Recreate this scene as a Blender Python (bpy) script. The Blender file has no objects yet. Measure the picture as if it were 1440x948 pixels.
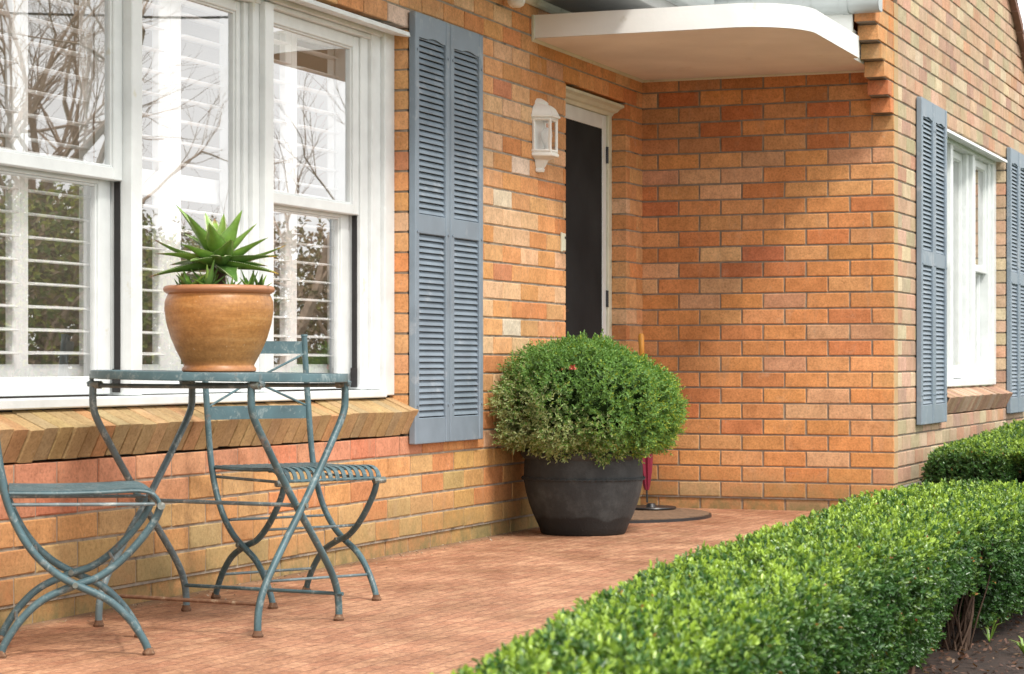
import bpy, math, random
import numpy as np
from mathutils import Vector, Matrix
random.seed(7); rng = np.random.default_rng(7)
scene = bpy.context.scene
C = bpy.data.collections.new("place"); scene.collection.children.link(C)
PI = math.pi

# ------------------------------------------------------------------ materials
def new_mat(name):
    m = bpy.data.materials.new(name); m.use_nodes = True
    nt = m.node_tree; nt.nodes.clear()
    out = nt.nodes.new('ShaderNodeOutputMaterial')
    return m, nt, out
def nd(nt, t, **kw):
    n = nt.nodes.new(t)
    for k, v in kw.items():
        if k in n.inputs: n.inputs[k].default_value = v
        else: setattr(n, k, v)
    return n
def ln(nt, a, b): nt.links.new(a, b)
def c4(c): return (c[0], c[1], c[2], 1.0)
def ramp(nt, fac, stops):
    r = nd(nt, 'ShaderNodeValToRGB'); e = r.color_ramp.elements
    e[0].position, e[0].color = stops[0][0], c4(stops[0][1])
    e[1].position, e[1].color = stops[-1][0], c4(stops[-1][1])
    for p, c in stops[1:-1]:
        x = e.new(p); x.color = c4(c)
    ln(nt, fac, r.inputs[0]); return r.outputs[0]
def noise(nt, vec, scale, detail=4, rough=0.55, dist=0.0):
    n = nd(nt, 'ShaderNodeTexNoise', Scale=scale, Detail=detail, Roughness=rough, Distortion=dist)
    ln(nt, vec, n.inputs['Vector']); return n.outputs['Fac']
def mixc(nt, fac, a, b, mode='MIX'):
    m = nd(nt, 'ShaderNodeMix'); m.data_type = 'RGBA'; m.blend_type = mode
    for val, sock in ((fac, m.inputs[0]), (a, m.inputs[6]), (b, m.inputs[7])):
        if isinstance(val, (int, float)): sock.default_value = val
        elif isinstance(val, tuple): sock.default_value = c4(val)
        else: ln(nt, val, sock)
    return m.outputs[2]
def mapr(nt, v, a, b, c=0.0, d=1.0):
    m = nd(nt, 'ShaderNodeMapRange'); m.inputs[1].default_value = a; m.inputs[2].default_value = b
    m.inputs[3].default_value = c; m.inputs[4].default_value = d
    ln(nt, v, m.inputs[0]); return m.outputs[0]
def bump(nt, h, strength, dist=0.01):
    b = nd(nt, 'ShaderNodeBump', Strength=strength, Distance=dist); ln(nt, h, b.inputs['Height']); return b.outputs[0]
def objco(nt): return nd(nt, 'ShaderNodeTexCoord').outputs['Object']
def geoz(nt):
    g = nd(nt, 'ShaderNodeNewGeometry'); s = nd(nt, 'ShaderNodeSeparateXYZ'); ln(nt, g.outputs['Position'], s.inputs[0]); return s

def simple(name, col, rough=0.6, var=0.12, scale=12, bstr=0.1, bscale=60, metal=0.0, dirt=None, dirt_amt=0.0, spec=0.5, dscale=8):
    m, nt, out = new_mat(name); co = objco(nt)
    p = nd(nt, 'ShaderNodeBsdfPrincipled', Roughness=rough, Metallic=metal)
    p.inputs['Specular IOR Level'].default_value = spec
    f = noise(nt, co, scale, 5)
    dark = tuple(x * (1 - var) for x in col); light = tuple(min(1, x * (1 + var)) for x in col)
    c = ramp(nt, f, [(0.3, dark), (0.7, light)])
    if dirt:
        g = noise(nt, co, dscale, 8, 0.65)
        c = mixc(nt, mapr(nt, g, 0.62 - dirt_amt, 0.72 - dirt_amt * 0.6), c, dirt)
    ln(nt, c, p.inputs['Base Color'])
    ln(nt, bump(nt, noise(nt, co, bscale, 6), bstr, 0.004), p.inputs['Normal'])
    ln(nt, mapr(nt, f, 0.3, 0.7, rough - 0.08, min(1, rough + 0.1)), p.inputs['Roughness'])
    ln(nt, p.outputs[0], out.inputs[0]); return m

def brick_mat(name, damp=0.0, ret=False):
    m, nt, out = new_mat(name); co = objco(nt)
    p = nd(nt, 'ShaderNodeBsdfPrincipled', Roughness=0.88); p.inputs['Specular IOR Level'].default_value = 0.25
    a = nd(nt, 'ShaderNodeAttribute', attribute_name='Col')
    fine = noise(nt, co, 95, 6, 0.7); mid = noise(nt, co, 16, 6, 0.6); big = noise(nt, co, 2.2, 4, 0.6)
    c = mixc(nt, 1.0, a.outputs['Color'], ramp(nt, fine, [(0.25, (0.60, 0.57, 0.54)), (0.5, (1.0, 1.0, 1.0)), (0.78, (1.26, 1.25, 1.24))]), 'MULTIPLY')
    c = mixc(nt, 1.0, c, ramp(nt, mid, [(0.25, (0.80, 0.78, 0.76)), (0.75, (1.14, 1.16, 1.18))]), 'MULTIPLY')
    c = mixc(nt, 1.0, c, ramp(nt, big, [(0.3, (0.88, 0.86, 0.84)), (0.7, (1.10, 1.10, 1.10))]), 'MULTIPLY')
    # pale bloom of salts and a few dark pits
    c = mixc(nt, mapr(nt, noise(nt, co, 5.5, 9, 0.72), 0.60, 0.80, 0.0, 0.38), c, (0.62, 0.50, 0.38))
    c = mixc(nt, mapr(nt, noise(nt, co, 230, 3, 0.6), 0.70, 0.78, 0.0, 0.5), c, (0.16, 0.10, 0.07))
    mp_ = nd(nt, 'ShaderNodeMapping'); mp_.inputs['Scale'].default_value = (1.6, 1.6, 0.45); ln(nt, co, mp_.inputs[0])
    c = mixc(nt, mapr(nt, noise(nt, mp_.outputs[0], 7, 8, 0.7), 0.56, 0.78, 0.0, 0.42), c, (0.40, 0.28, 0.19))
    c = mixc(nt, mapr(nt, noise(nt, co, 26, 8, 0.75), 0.63, 0.70, 0.0, 0.5), c, (0.55, 0.44, 0.33))
    s = geoz(nt)
    grime = nd(nt, 'ShaderNodeMath', operation='MULTIPLY'); ln(nt, mapr(nt, s.outputs[2], 0.26, 0.0, 0.0, 1.0), grime.inputs[0]); ln(nt, mapr(nt, mid, 0.35, 0.60, 0.30, 0.92), grime.inputs[1])
    c = mixc(nt, grime.outputs[0], c, (0.19, 0.16, 0.07))
    if damp:
        c = mixc(nt, mapr(nt, noise(nt, co, 3.5, 7, 0.65), 0.45, 0.66, 0.0, damp), c, (0.40, 0.37, 0.21))
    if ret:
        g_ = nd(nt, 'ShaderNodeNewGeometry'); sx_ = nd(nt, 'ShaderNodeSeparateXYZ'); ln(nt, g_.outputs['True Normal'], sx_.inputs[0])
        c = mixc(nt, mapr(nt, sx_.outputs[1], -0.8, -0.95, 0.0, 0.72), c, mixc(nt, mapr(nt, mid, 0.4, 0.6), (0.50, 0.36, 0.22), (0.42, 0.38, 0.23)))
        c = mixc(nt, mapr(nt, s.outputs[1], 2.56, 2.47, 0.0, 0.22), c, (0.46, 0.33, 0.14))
    ln(nt, c, p.inputs['Base Color'])
    hs = nd(nt, 'ShaderNodeMath', operation='ADD'); ln(nt, fine, hs.inputs[0]); ln(nt, mid, hs.inputs[1])
    ln(nt, bump(nt, hs.outputs[0], 0.55, 0.004), p.inputs['Normal'])
    ln(nt, p.outputs[0], out.inputs[0]); return m

def leaf_mat(name, rough=0.38, trans=0.25, spec=0.5):
    m, nt, out = new_mat(name)
    p = nd(nt, 'ShaderNodeBsdfPrincipled', Roughness=rough); p.inputs['Specular IOR Level'].default_value = spec
    a = nd(nt, 'ShaderNodeAttribute', attribute_name='Col')
    ln(nt, a.outputs['Color'], p.inputs['Base Color'])
    t = nd(nt, 'ShaderNodeBsdfTranslucent')
    ln(nt, mixc(nt, 1.0, a.outputs['Color'], (1.5, 1.5, 0.6), 'MULTIPLY'), t.inputs[0])
    mx = nd(nt, 'ShaderNodeMixShader'); mx.inputs[0].default_value = trans
    ln(nt, p.outputs[0], mx.inputs[1]); ln(nt, t.outputs[0], mx.inputs[2]); ln(nt, mx.outputs[0], out.inputs[0]); return m

def paint_metal(name, col, rust=0.3, white=0.25):
    """old blue-grey enamel: chalky scuffs, bare rust at joints"""
    m, nt, out = new_mat(name); co = objco(nt)
    p = nd(nt, 'ShaderNodeBsdfPrincipled', Roughness=0.5)
    c = ramp(nt, noise(nt, co, 9, 5), [(0.3, tuple(x * 0.72 for x in col)), (0.7, tuple(x * 1.28 for x in col))])
    c = mixc(nt, mapr(nt, noise(nt, co, 30, 9, 0.75, 0.6), 0.53, 0.66, 0.0, white), c, (0.42, 0.47, 0.45))
    rf = mapr(nt, noise(nt, co, 13, 9, 0.72), 0.60, 0.68, 0.0, rust)
    c = mixc(nt, rf, c, (0.20, 0.085, 0.035))
    ln(nt, c, p.inputs['Base Color'])
    ln(nt, mapr(nt, rf, 0, 1, 0.42, 0.9), p.inputs['Roughness'])
    ln(nt, bump(nt, noise(nt, co, 120, 6, 0.7), 0.25, 0.003), p.inputs['Normal'])
    ln(nt, p.outputs[0], out.inputs[0]); return m

M = {}
M['brick'] = brick_mat('brick face')
M['brick_damp'] = brick_mat('weathered brick face', 0.35)
M['brick_return'] = brick_mat('corner brick face', 0.0, True)
M['mortar_dark'] = simple('raked dark mortar', (0.20, 0.165, 0.125), 0.95, 0.25, 25, 0.6, 150)
M['mortar_mid'] = simple('raked mortar', (0.25, 0.205, 0.16), 0.95, 0.25, 25, 0.6, 150)
M['mortar'] = simple('mortar', (0.32, 0.27, 0.21), 0.95, 0.25, 25, 0.6, 150, dirt=(0.12, 0.10, 0.08), dirt_amt=0.08)
M['white'] = simple('white gloss paint', (0.80, 0.81, 0.79), 0.38, 0.05, 6, 0.06, 40, dirt=(0.62, 0.62, 0.55), dirt_amt=-0.04)
M['cream'] = simple('cream paint', (0.64, 0.63, 0.50), 0.5, 0.08, 9, 0.1, 40, dirt=(0.42, 0.41, 0.28), dirt_amt=0.04)
M['jamb'] = simple('aged white paint', (0.71, 0.74, 0.74), 0.42, 0.07, 10, 0.12, 70, dirt=(0.60, 0.59, 0.48), dirt_amt=-0.03)
M['louvre_white'] = simple('white louvre lacquer', (0.96, 0.96, 0.95), 0.35, 0.03, 5, 0.02, 30)
M['black'] = simple('black rubber channel', (0.014, 0.012, 0.012), 0.5, 0.3, 40, 0.3, 90, dirt=(0.4, 0.4, 0.38), dirt_amt=-0.08, dscale=40)
M['shutter'] = simple('blue grey shutter vinyl', (0.195, 0.245, 0.295), 0.5, 0.12, 7, 0.1, 50, dirt=(0.30, 0.34, 0.38), dirt_amt=0.05)
M['shutter_dark'] = simple('shutter backing', (0.028, 0.032, 0.045), 0.8)
M['canopy'] = simple('painted concrete canopy', (0.80, 0.80, 0.78), 0.6, 0.05, 4, 0.2, 40, dirt=(0.60, 0.58, 0.50), dirt_amt=0.02, dscale=5)
M['soffit'] = simple('soffit board', (0.86, 0.83, 0.79), 0.8, 0.06, 3, 0.15, 30, dirt=(0.78, 0.73, 0.67), dirt_amt=0.02, dscale=4)
M['eave'] = simple('grey eave lining', (0.36, 0.36, 0.35), 0.8, 0.1, 6, 0.1, 30)
M['gutter'] = simple('grey gutter metal', (0.33, 0.36, 0.36), 0.35, 0.1, 6, 0.05, 30, dirt=(0.2, 0.22, 0.2), dirt_amt=0.03)
M['lantern'] = simple('white cast metal', (0.80, 0.79, 0.75), 0.45, 0.05, 14, 0.15, 70, dirt=(0.50, 0.45, 0.33), dirt_amt=0.02)
M['metal'] = paint_metal('blue enamel metal', (0.062, 0.122, 0.140), 0.45, 0.45)
M['metal_worn'] = paint_metal('worn blue enamel metal', (0.12, 0.17, 0.185), 0.6, 0.95)
M['rust'] = simple('rusty metal', (0.15, 0.075, 0.04), 0.85, 0.4, 40, 0.4, 120, dirt=(0.30, 0.24, 0.16), dirt_amt=0.06, dscale=40)
M['joint'] = paint_metal('rusting enamel joint', (0.15, 0.17, 0.15), 0.9, 0.8)
M['soil'] = simple('potting soil', (0.06, 0.035, 0.022), 0.95, 0.4, 60, 1.0, 90)
M['wood'] = simple('varnished wood', (0.78, 0.36, 0.06), 0.35, 0.15, 10)
M['maroon'] = simple('maroon umbrella cloth', (0.22, 0.012, 0.035), 0.65, 0.2, 30)
M['blackmetal'] = simple('black metal', (0.02, 0.02, 0.022), 0.4)
M['bark'] = simple('bark', (0.50, 0.37, 0.28), 0.9, 0.3, 20, 0.5, 60)
M['twig'] = simple('hedge twig', (0.085, 0.05, 0.032), 0.9, 0.3, 30)
M['curtain'] = simple('curtain cloth', (0.50, 0.48, 0.42), 0.9, 0.04, 8)
M['room'] = simple('room wall paint', (0.34, 0.29, 0.24), 0.9)
M['concrete'] = simple('grey concrete', (0.22, 0.22, 0.20), 0.9, 0.2, 12, 0.4, 60)
M['leaf'] = leaf_mat('hedge leaf', 0.30, 0.12, 0.6)
M['leaf2'] = leaf_mat('shrub leaf', 0.5, 0.25)
M['leaf_far'] = leaf_mat('tree leaf', 0.6, 0.2)
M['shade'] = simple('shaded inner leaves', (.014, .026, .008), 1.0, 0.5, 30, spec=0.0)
M['flower'] = simple('pink petals', (0.62, 0.16, 0.12), 0.7)
M['roof'] = simple('roof tile', (0.24, 0.13, 0.10), 0.8, 0.2)

# aloe flesh: green to yellow tip by attribute
def aloe_mat():
    m, nt, out = new_mat('aloe flesh'); co = objco(nt)
    p = nd(nt, 'ShaderNodeBsdfPrincipled', Roughness=0.38); p.inputs['Subsurface Weight'].default_value = 0.08
    p.inputs['Subsurface Radius'].default_value = (0.01, 0.02, 0.004)
    a = nd(nt, 'ShaderNodeAttribute', attribute_name='Col')
    c = mixc(nt, 1.0, a.outputs['Color'], ramp(nt, noise(nt, co, 40, 5), [(0.3, (0.75, 0.78, 0.8)), (0.7, (1.2, 1.18, 1.15))]), 'MULTIPLY')
    c = mixc(nt, mapr(nt, noise(nt, co, 170, 2), 0.68, 0.74, 0, 0.35), c, (0.5, 0.6, 0.4))
    ln(nt, c, p.inputs['Base Color']); ln(nt, bump(nt, noise(nt, co, 60, 4), 0.12, 0.003), p.inputs['Normal'])
    ln(nt, p.outputs[0], out.inputs[0]); return m
M['aloe'] = aloe_mat()

def terracotta_mat():
    m, nt, out = new_mat('glazed terracotta'); co = objco(nt)
    mp = nd(nt, 'ShaderNodeMapping'); mp.inputs['Scale'].default_value = (1.2, 1.2, 7); ln(nt, co, mp.inputs[0])
    p = nd(nt, 'ShaderNodeBsdfPrincipled', Roughness=0.42)
    c = ramp(nt, noise(nt, mp.outputs[0], 5, 7, 0.6, 0.4), [(0.28, (0.32, 0.135, 0.036)), (0.5, (0.42, 0.19, 0.055)), (0.74, (0.52, 0.27, 0.095))])
    c = mixc(nt, mapr(nt, noise(nt, mp.outputs[0], 22, 8, 0.7), 0.58, 0.75, 0, 0.30), c, (0.26, 0.11, 0.04))
    c = mixc(nt, mapr(nt, noise(nt, co, 150, 2), 0.70, 0.75, 0, 0.6), c, (0.62, 0.50, 0.36))
    c = mixc(nt, 1.0, c, ramp(nt, noise(nt, co, 90, 6, 0.75), [(0.3, (0.72, 0.70, 0.66)), (0.7, (1.22, 1.24, 1.28))]), 'MULTIPLY')
    c = mixc(nt, mapr(nt, noise(nt, co, 9, 8, 0.7), 0.60, 0.74, 0, 0.35), c, (0.20, 0.12, 0.06))
    s = nd(nt, 'ShaderNodeSeparateXYZ'); ln(nt, co, s.inputs[0])
    c = mixc(nt, mapr(nt, s.outputs[2], 0.232, 0.245, 0, 0.7), c, (0.42, 0.19, 0.11))
    c = mixc(nt, mapr(nt, s.outputs[2], 0.03, 0.0, 0, 0.6), c, (0.33, 0.12, 0.06))
    ln(nt, c, p.inputs['Base Color']); ln(nt, bump(nt, noise(nt, mp.outputs[0], 14, 6), 0.25, 0.004), p.inputs['Normal'])
    ln(nt, p.outputs[0], out.inputs[0]); return m
M['terracotta'] = terracotta_mat()

def planter_mat():
    m, nt, out = new_mat('charcoal planter clay'); co = objco(nt)
    p = nd(nt, 'ShaderNodeBsdfPrincipled', Roughness=0.75)
    c = ramp(nt, noise(nt, co, 7, 9, 0.7), [(0.3, (0.022, 0.026, 0.028)), (0.5, (0.033, 0.038, 0.040)), (0.72, (0.080, 0.090, 0.092))])
    s = nd(nt, 'ShaderNodeSeparateXYZ'); ln(nt, co, s.inputs[0])
    ad = nd(nt, 'ShaderNodeMath', operation='MULTIPLY_ADD'); ln(nt, noise(nt, co, 5, 6), ad.inputs[0]); ad.inputs[1].default_value = 0.13; ln(nt, s.outputs[2], ad.inputs[2])
    c = mixc(nt, mapr(nt, ad.outputs[0], 0.135, 0.15, 0.85, 0.0), c, (0.009, 0.009, 0.009))
    c = mixc(nt, mapr(nt, noise(nt, co, 110, 3), 0.72, 0.76, 0, 0.5), c, (0.22, 0.22, 0.20))
    ln(nt, c, p.inputs['Base Color']); ln(nt, bump(nt, noise(nt, co, 45, 7, 0.7), 0.45, 0.006), p.inputs['Normal'])
    ln(nt, p.outputs[0], out.inputs[0]); return m
M['planter'] = planter_mat()

def paving_mat():
    m, nt, out = new_mat('brick paving'); co = objco(nt)
    p = nd(nt, 'ShaderNodeBsdfPrincipled', Roughness=0.75)
    mp = nd(nt, 'ShaderNodeMapping'); mp.inputs['Rotation'].default_value = (0, 0, math.radians(0)); ln(nt, co, mp.inputs[0])
    wob = nd(nt, 'ShaderNodeTexNoise', Scale=6.0, Detail=3); ln(nt, co, wob.inputs['Vector'])
    v2 = nd(nt, 'ShaderNodeVectorMath', operation='MULTIPLY_ADD'); ln(nt, wob.outputs['Color'], v2.inputs[0]); v2.inputs[1].default_value = (0.03, 0.03, 0); ln(nt, mp.outputs[0], v2.inputs[2])
    b = nd(nt, 'ShaderNodeTexBrick', Scale=1.0); ln(nt, v2.outputs[0], b.inputs['Vector'])
    b.inputs['Brick Width'].default_value = 0.115; b.inputs['Row Height'].default_value = 0.055
    b.inputs['Mortar Size'].default_value = 0.003; b.inputs['Mortar Smooth'].default_value = 0.4; b.inputs['Bias'].default_value = 0.0
    b.inputs['Color1'].default_value = c4((0.385, 0.175, 0.095)); b.inputs['Color2'].default_value = c4((0.47, 0.25, 0.14)); b.inputs['Mortar'].default_value = c4((0.27, 0.13, 0.075))
    n1 = noise(nt, co, 28, 8, 0.75); n2 = noise(nt, co, 3.0, 5, 0.6); n3 = noise(nt, co, 75, 5, 0.7)
    c = mixc(nt, 1.0, b.outputs['Color'], ramp(nt, n1, [(0.3, (0.52, 0.47, 0.43)), (0.5, (1.0, 1.0, 1.0)), (0.72, (1.40, 1.48, 1.58))]), 'MULTIPLY')
    c = mixc(nt, 1.0, c, ramp(nt, n3, [(0.28, (0.62, 0.58, 0.55)), (0.72, (1.36, 1.42, 1.48))]), 'MULTIPLY')
    c = mixc(nt, 1.0, c, ramp(nt, n2, [(0.32, (0.66, 0.60, 0.54)), (0.66, (1.16, 1.17, 1.18))]), 'MULTIPLY')
    c = mixc(nt, mapr(nt, noise(nt, co, 130, 4, 0.7), 0.60, 0.72, 0, 0.6), c, (0.68, 0.54, 0.46))
    c = mixc(nt, mapr(nt, noise(nt, co, 1.7, 6, 0.65), 0.58, 0.75, 0, 0.4), c, (0.30, 0.17, 0.08))
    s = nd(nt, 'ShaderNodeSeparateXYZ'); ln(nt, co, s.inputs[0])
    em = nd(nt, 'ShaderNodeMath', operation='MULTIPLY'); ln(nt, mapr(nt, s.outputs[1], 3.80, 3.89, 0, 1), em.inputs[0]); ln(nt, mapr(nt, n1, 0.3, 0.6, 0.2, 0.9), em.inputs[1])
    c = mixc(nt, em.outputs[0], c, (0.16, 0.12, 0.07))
    ln(nt, c, p.inputs['Base Color'])
    h = nd(nt, 'ShaderNodeMath', operation='MULTIPLY_ADD'); ln(nt, b.outputs['Fac'], h.inputs[0]); h.inputs[1].default_value = -0.75; ln(nt, n1, h.inputs[2])
    h2 = nd(nt, 'ShaderNodeMath', operation='ADD'); ln(nt, h.outputs[0], h2.inputs[0]); ln(nt, n3, h2.inputs[1])
    ln(nt, bump(nt, h2.outputs[0], 0.6, 0.006), p.inputs['Normal'])
    ln(nt, mapr(nt, n2, 0.3, 0.7, 0.55, 0.85), p.inputs['Roughness'])
    ln(nt, p.outputs[0], out.inputs[0]); return m
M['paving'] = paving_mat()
M['bed'] = simple('bark mulch soil', (0.032, 0.018, 0.012), 0.95, 0.5, 30, 1.0, 60)
M['lawn'] = simple('lawn ground', (0.06, 0.10, 0.03), 0.95, 0.35, 3, 0.8, 40)

def glass_mat(name, ior, rough=0.0):
    m, nt, out = new_mat(name)
    lw = nd(nt, 'ShaderNodeLayerWeight', Blend=0.5); pw = nd(nt, 'ShaderNodeMath', operation='POWER'); ln(nt, lw.outputs['Facing'], pw.inputs[0]); pw.inputs[1].default_value = 2.6
    fr = nd(nt, 'ShaderNodeMath', operation='MULTIPLY_ADD'); ln(nt, pw.outputs[0], fr.inputs[0]); fr.inputs[1].default_value = 1 - ior; fr.inputs[2].default_value = ior; g = nd(nt, 'ShaderNodeBsdfGlossy', Roughness=rough)
    g.inputs['Color'].default_value = (1, 1, 1, 1)
    co = objco(nt); b = bump(nt, noise(nt, co, 1.3, 1), 0.012, 0.05); ln(nt, b, g.inputs['Normal'])
    t = nd(nt, 'ShaderNodeBsdfTransparent'); t.inputs[0].default_value = (1, 1, 1, 1)
    mx = nd(nt, 'ShaderNodeMixShader'); ln(nt, fr.outputs[0], mx.inputs[0]); ln(nt, t.outputs[0], mx.inputs[1]); ln(nt, g.outputs[0], mx.inputs[2])
    ln(nt, mx.outputs[0], out.inputs[0]); return m
M['glass'] = glass_mat('window glass', 0.19)
M['lamp_glass'] = glass_mat('lantern glass', 0.06, 0.03)

def screen_mat():
    m, nt, out = new_mat('black fly screen'); co = objco(nt)
    p = nd(nt, 'ShaderNodeBsdfPrincipled', Roughness=0.9); p.inputs['Specular IOR Level'].default_value = 0.15
    c = ramp(nt, noise(nt, co, 2.2, 6), [(0.3, (0.016, 0.017, 0.018)), (0.7, (0.034, 0.036, 0.038))]); ln(nt, c, p.inputs['Base Color'])
    w = nd(nt, 'ShaderNodeTexWave', Scale=120.0); w.bands_direction = 'Z'; ln(nt, co, w.inputs[0])
    ln(nt, bump(nt, w.outputs[1], 0.2, 0.002), p.inputs['Normal']); ln(nt, p.outputs[0], out.inputs[0]); return m
M['screen'] = screen_mat()
def mat_doormat():
    return simple('coir doormat', (0.20, 0.125, 0.075), 0.95, 0.35, 40, 0.9, 200)
M['coir'] = mat_doormat()

# ------------------------------------------------------------------ mesh building
class MB:
    def __init__(s): s.v = []; s.f = []; s.c = []; s.mi = []; s.cur = 0; s.col = None
    def add(s, vs, fs, col=None):
        o = len(s.v); s.v += [tuple(v) for v in vs]
        for f in fs:
            s.f.append(tuple(i + o for i in f)); s.c.append(col or s.col or (1, 1, 1)); s.mi.append(s.cur)
    def box(s, x0, x1, y0, y1, z0, z1, ch=0.0, col=None):
        if x0 > x1: x0, x1 = x1, x0
        if y0 > y1: y0, y1 = y1, y0
        if z0 > z1: z0, z1 = z1, z0
        if ch <= 0:
            vs = [(x, y, z) for x in (x0, x1) for y in (y0, y1) for z in (z0, z1)]
            s.add(vs, [(0, 1, 3, 2), (4, 6, 7, 5), (0, 4, 5, 1), (2, 3, 7, 6), (0, 2, 6, 4), (1, 5, 7, 3)], col); return
        ch = min(ch, (x1 - x0) * .45, (y1 - y0) * .45, (z1 - z0) * .45)
        X = [(x0, x0 + ch), (x1, x1 - ch)]; Y = [(y0, y0 + ch), (y1, y1 - ch)]; Z = [(z0, z0 + ch), (z1, z1 - ch)]
        vs = []; idx = {}
        for i in (0, 1):
            for j in (0, 1):
                for k in (0, 1):
                    for a in range(3):
                        p = [X[i][1], Y[j][1], Z[k][1]]; p[a] = (X[i][0], Y[j][0], Z[k][0])[a]
                        idx[(i, j, k, a)] = len(vs); vs.append(p)
        fs = []
        for a in range(3):
            for sd in (0, 1):
                q = []
                for (m, n) in ((0, 0), (1, 0), (1, 1), (0, 1)):
                    t = [0, 0, 0]; t[a] = sd; o = [b for b in range(3) if b != a]; t[o[0]] = m; t[o[1]] = n
                    q.append(idx[(*t, a)])
                fs.append(tuple(q))
        for a in range(3):
            o = [b for b in range(3) if b != a]
            for m in (0, 1):
                for n in (0, 1):
                    q = []
                    for e, b in ((0, o[0]), (1, o[0]), (1, o[1]), (0, o[1])):
                        t = [0, 0, 0]; t[a] = e; t[o[0]] = m; t[o[1]] = n; q.append(idx[(*t, b)])
                    fs.append(tuple(q))
        for i in (0, 1):
            for j in (0, 1):
                for k in (0, 1): fs.append((idx[(i, j, k, 0)], idx[(i, j, k, 1)], idx[(i, j, k, 2)]))
        s.add(vs, fs, col)
    def tube(s, pts, r, n=10, cap=True, col=None, flat=None):
        pts = [Vector(p) for p in pts]; m = len(pts)
        rs = r if isinstance(r, (list, tuple)) else [r] * m
        t0 = (pts[1] - pts[0]).normalized()
        up = Vector((0, 0, 1)) if abs(t0.z) < 0.9 else Vector((1, 0, 0))
        nx = t0.cross(up).normalized()
        vs = []
        for i, p in enumerate(pts):
            t = (pts[min(i + 1, m - 1)] - pts[max(i - 1, 0)]).normalized()
            nx = (nx - t * nx.dot(t)).normalized(); ny = t.cross(nx)
            for k in range(n):
                a = 2 * PI * k / n
                ca, sa = math.cos(a) * rs[i], math.sin(a) * rs[i] * (flat or 1)
                vs.append(p + nx * ca + ny * sa)
        fs = [(i * n + k, i * n + (k + 1) % n, (i + 1) * n + (k + 1) % n, (i + 1) * n + k) for i in range(m - 1) for k in range(n)]
        if cap: fs += [tuple(range(n))[::-1], tuple((m - 1) * n + k for k in range(n))]
        s.add(vs, fs, col)
    def lathe(s, prof, n=48, cx=0, cy=0, col=None, z0=0):
        vs = [(cx + r * math.cos(2 * PI * k / n), cy + r * math.sin(2 * PI * k / n), z + z0) for r, z in prof for k in range(n)]
        fs = [(i * n + k, i * n + (k + 1) % n, (i + 1) * n + (k + 1) % n, (i + 1) * n + k) for i in range(len(prof) - 1) for k in range(n)]
        s.add(vs, fs, col)
    def loft(s, rings, closed=True, cap=True, col=None):
        n = len(rings[0]); vs = [p for r in rings for p in r]
        K = n if closed else n - 1
        fs = [(i * n + k, i * n + (k + 1) % n, (i + 1) * n + (k + 1) % n, (i + 1) * n + k) for i in range(len(rings) - 1) for k in range(K)]
        if cap and closed: fs += [tuple(range(n))[::-1], tuple((len(rings) - 1) * n + k for k in range(n))]
        s.add(vs, fs, col)
    def prism(s, poly, axis, a0, a1, col=None):
        """poly of 2D points on the other two axes, extruded along axis"""
        def mk(p, a): return {0: (a, p[0], p[1]), 1: (p[0], a, p[1]), 2: (p[0], p[1], a)}[axis]
        n = len(poly); vs = [mk(p, a0) for p in poly] + [mk(p, a1) for p in poly]
        s.add(vs, [tuple(range(n)), tuple(range(n, 2 * n))[::-1]] + [(i, (i + 1) % n, n + (i + 1) % n, n + i) for i in range(n)], col)
    def build(s, name, mats, parent=None, smooth=False, origin=(0, 0, 0), bevel=0):
        me = bpy.data.meshes.new(name); ox, oy, oz = origin
        me.from_pydata([(x - ox, y - oy, z - oz) for x, y, z in s.v], [], s.f)
        if not isinstance(mats, (list, tuple)): mats = [mats]
        for m in mats: me.materials.append(m)
        me.polygons.foreach_set('material_index', s.mi)
        at = me.color_attributes.new('Col', 'FLOAT_COLOR', 'CORNER')
        lt = np.array([p.loop_total for p in me.polygons]); cc = np.array(s.c, dtype=np.float32).reshape(-1, 3)
        cc = np.repeat(cc, lt, axis=0); cc = np.hstack([cc, np.ones((len(cc), 1), np.float32)]).astype(np.float32)
        at.data.foreach_set('color', cc.ravel())
        import bmesh
        bm = bmesh.new(); bm.from_mesh(me); bmesh.ops.recalc_face_normals(bm, faces=bm.faces); bm.to_mesh(me); bm.free()
        if smooth:
            me.polygons.foreach_set('use_smooth', [True] * len(me.polygons))
            me.set_sharp_from_angle(angle=math.radians(40 if smooth is True else smooth))
        me.update()
        o = bpy.data.objects.new(name, me); C.objects.link(o)
        if parent: o.parent = parent
        return o
def tag(o, label=None, cat=None, group=None, kind=None):
    if label: o['label'] = label
    if cat: o['category'] = cat
    if group: o['group'] = group
    if kind: o['kind'] = kind
    return o
def thing(name, label, cat, loc=(0, 0, 0), rotz=0, group=None):
    o = bpy.data.objects.new(name, None); C.objects.link(o); o.location = loc; o.rotation_euler = (0, 0, rotz)
    o.empty_display_size = 0.1
    return tag(o, label, cat, group)
def smoothpath(pts, n=6):
    """Catmull-Rom through points"""
    P = [Vector(p) for p in pts]; out = []
    for i in range(len(P) - 1):
        p0 = P[max(i - 1, 0)]; p1 = P[i]; p2 = P[i + 1]; p3 = P[min(i + 2, len(P) - 1)]
        for k in range(n):
            t = k / n
            out.append(0.5 * ((2 * p1) + (-p0 + p2) * t + (2 * p0 - 5 * p1 + 4 * p2 - p3) * t * t + (-p0 + 3 * p1 - 3 * p2 + p3) * t ** 3))
    out.append(P[-1]); return out

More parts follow.
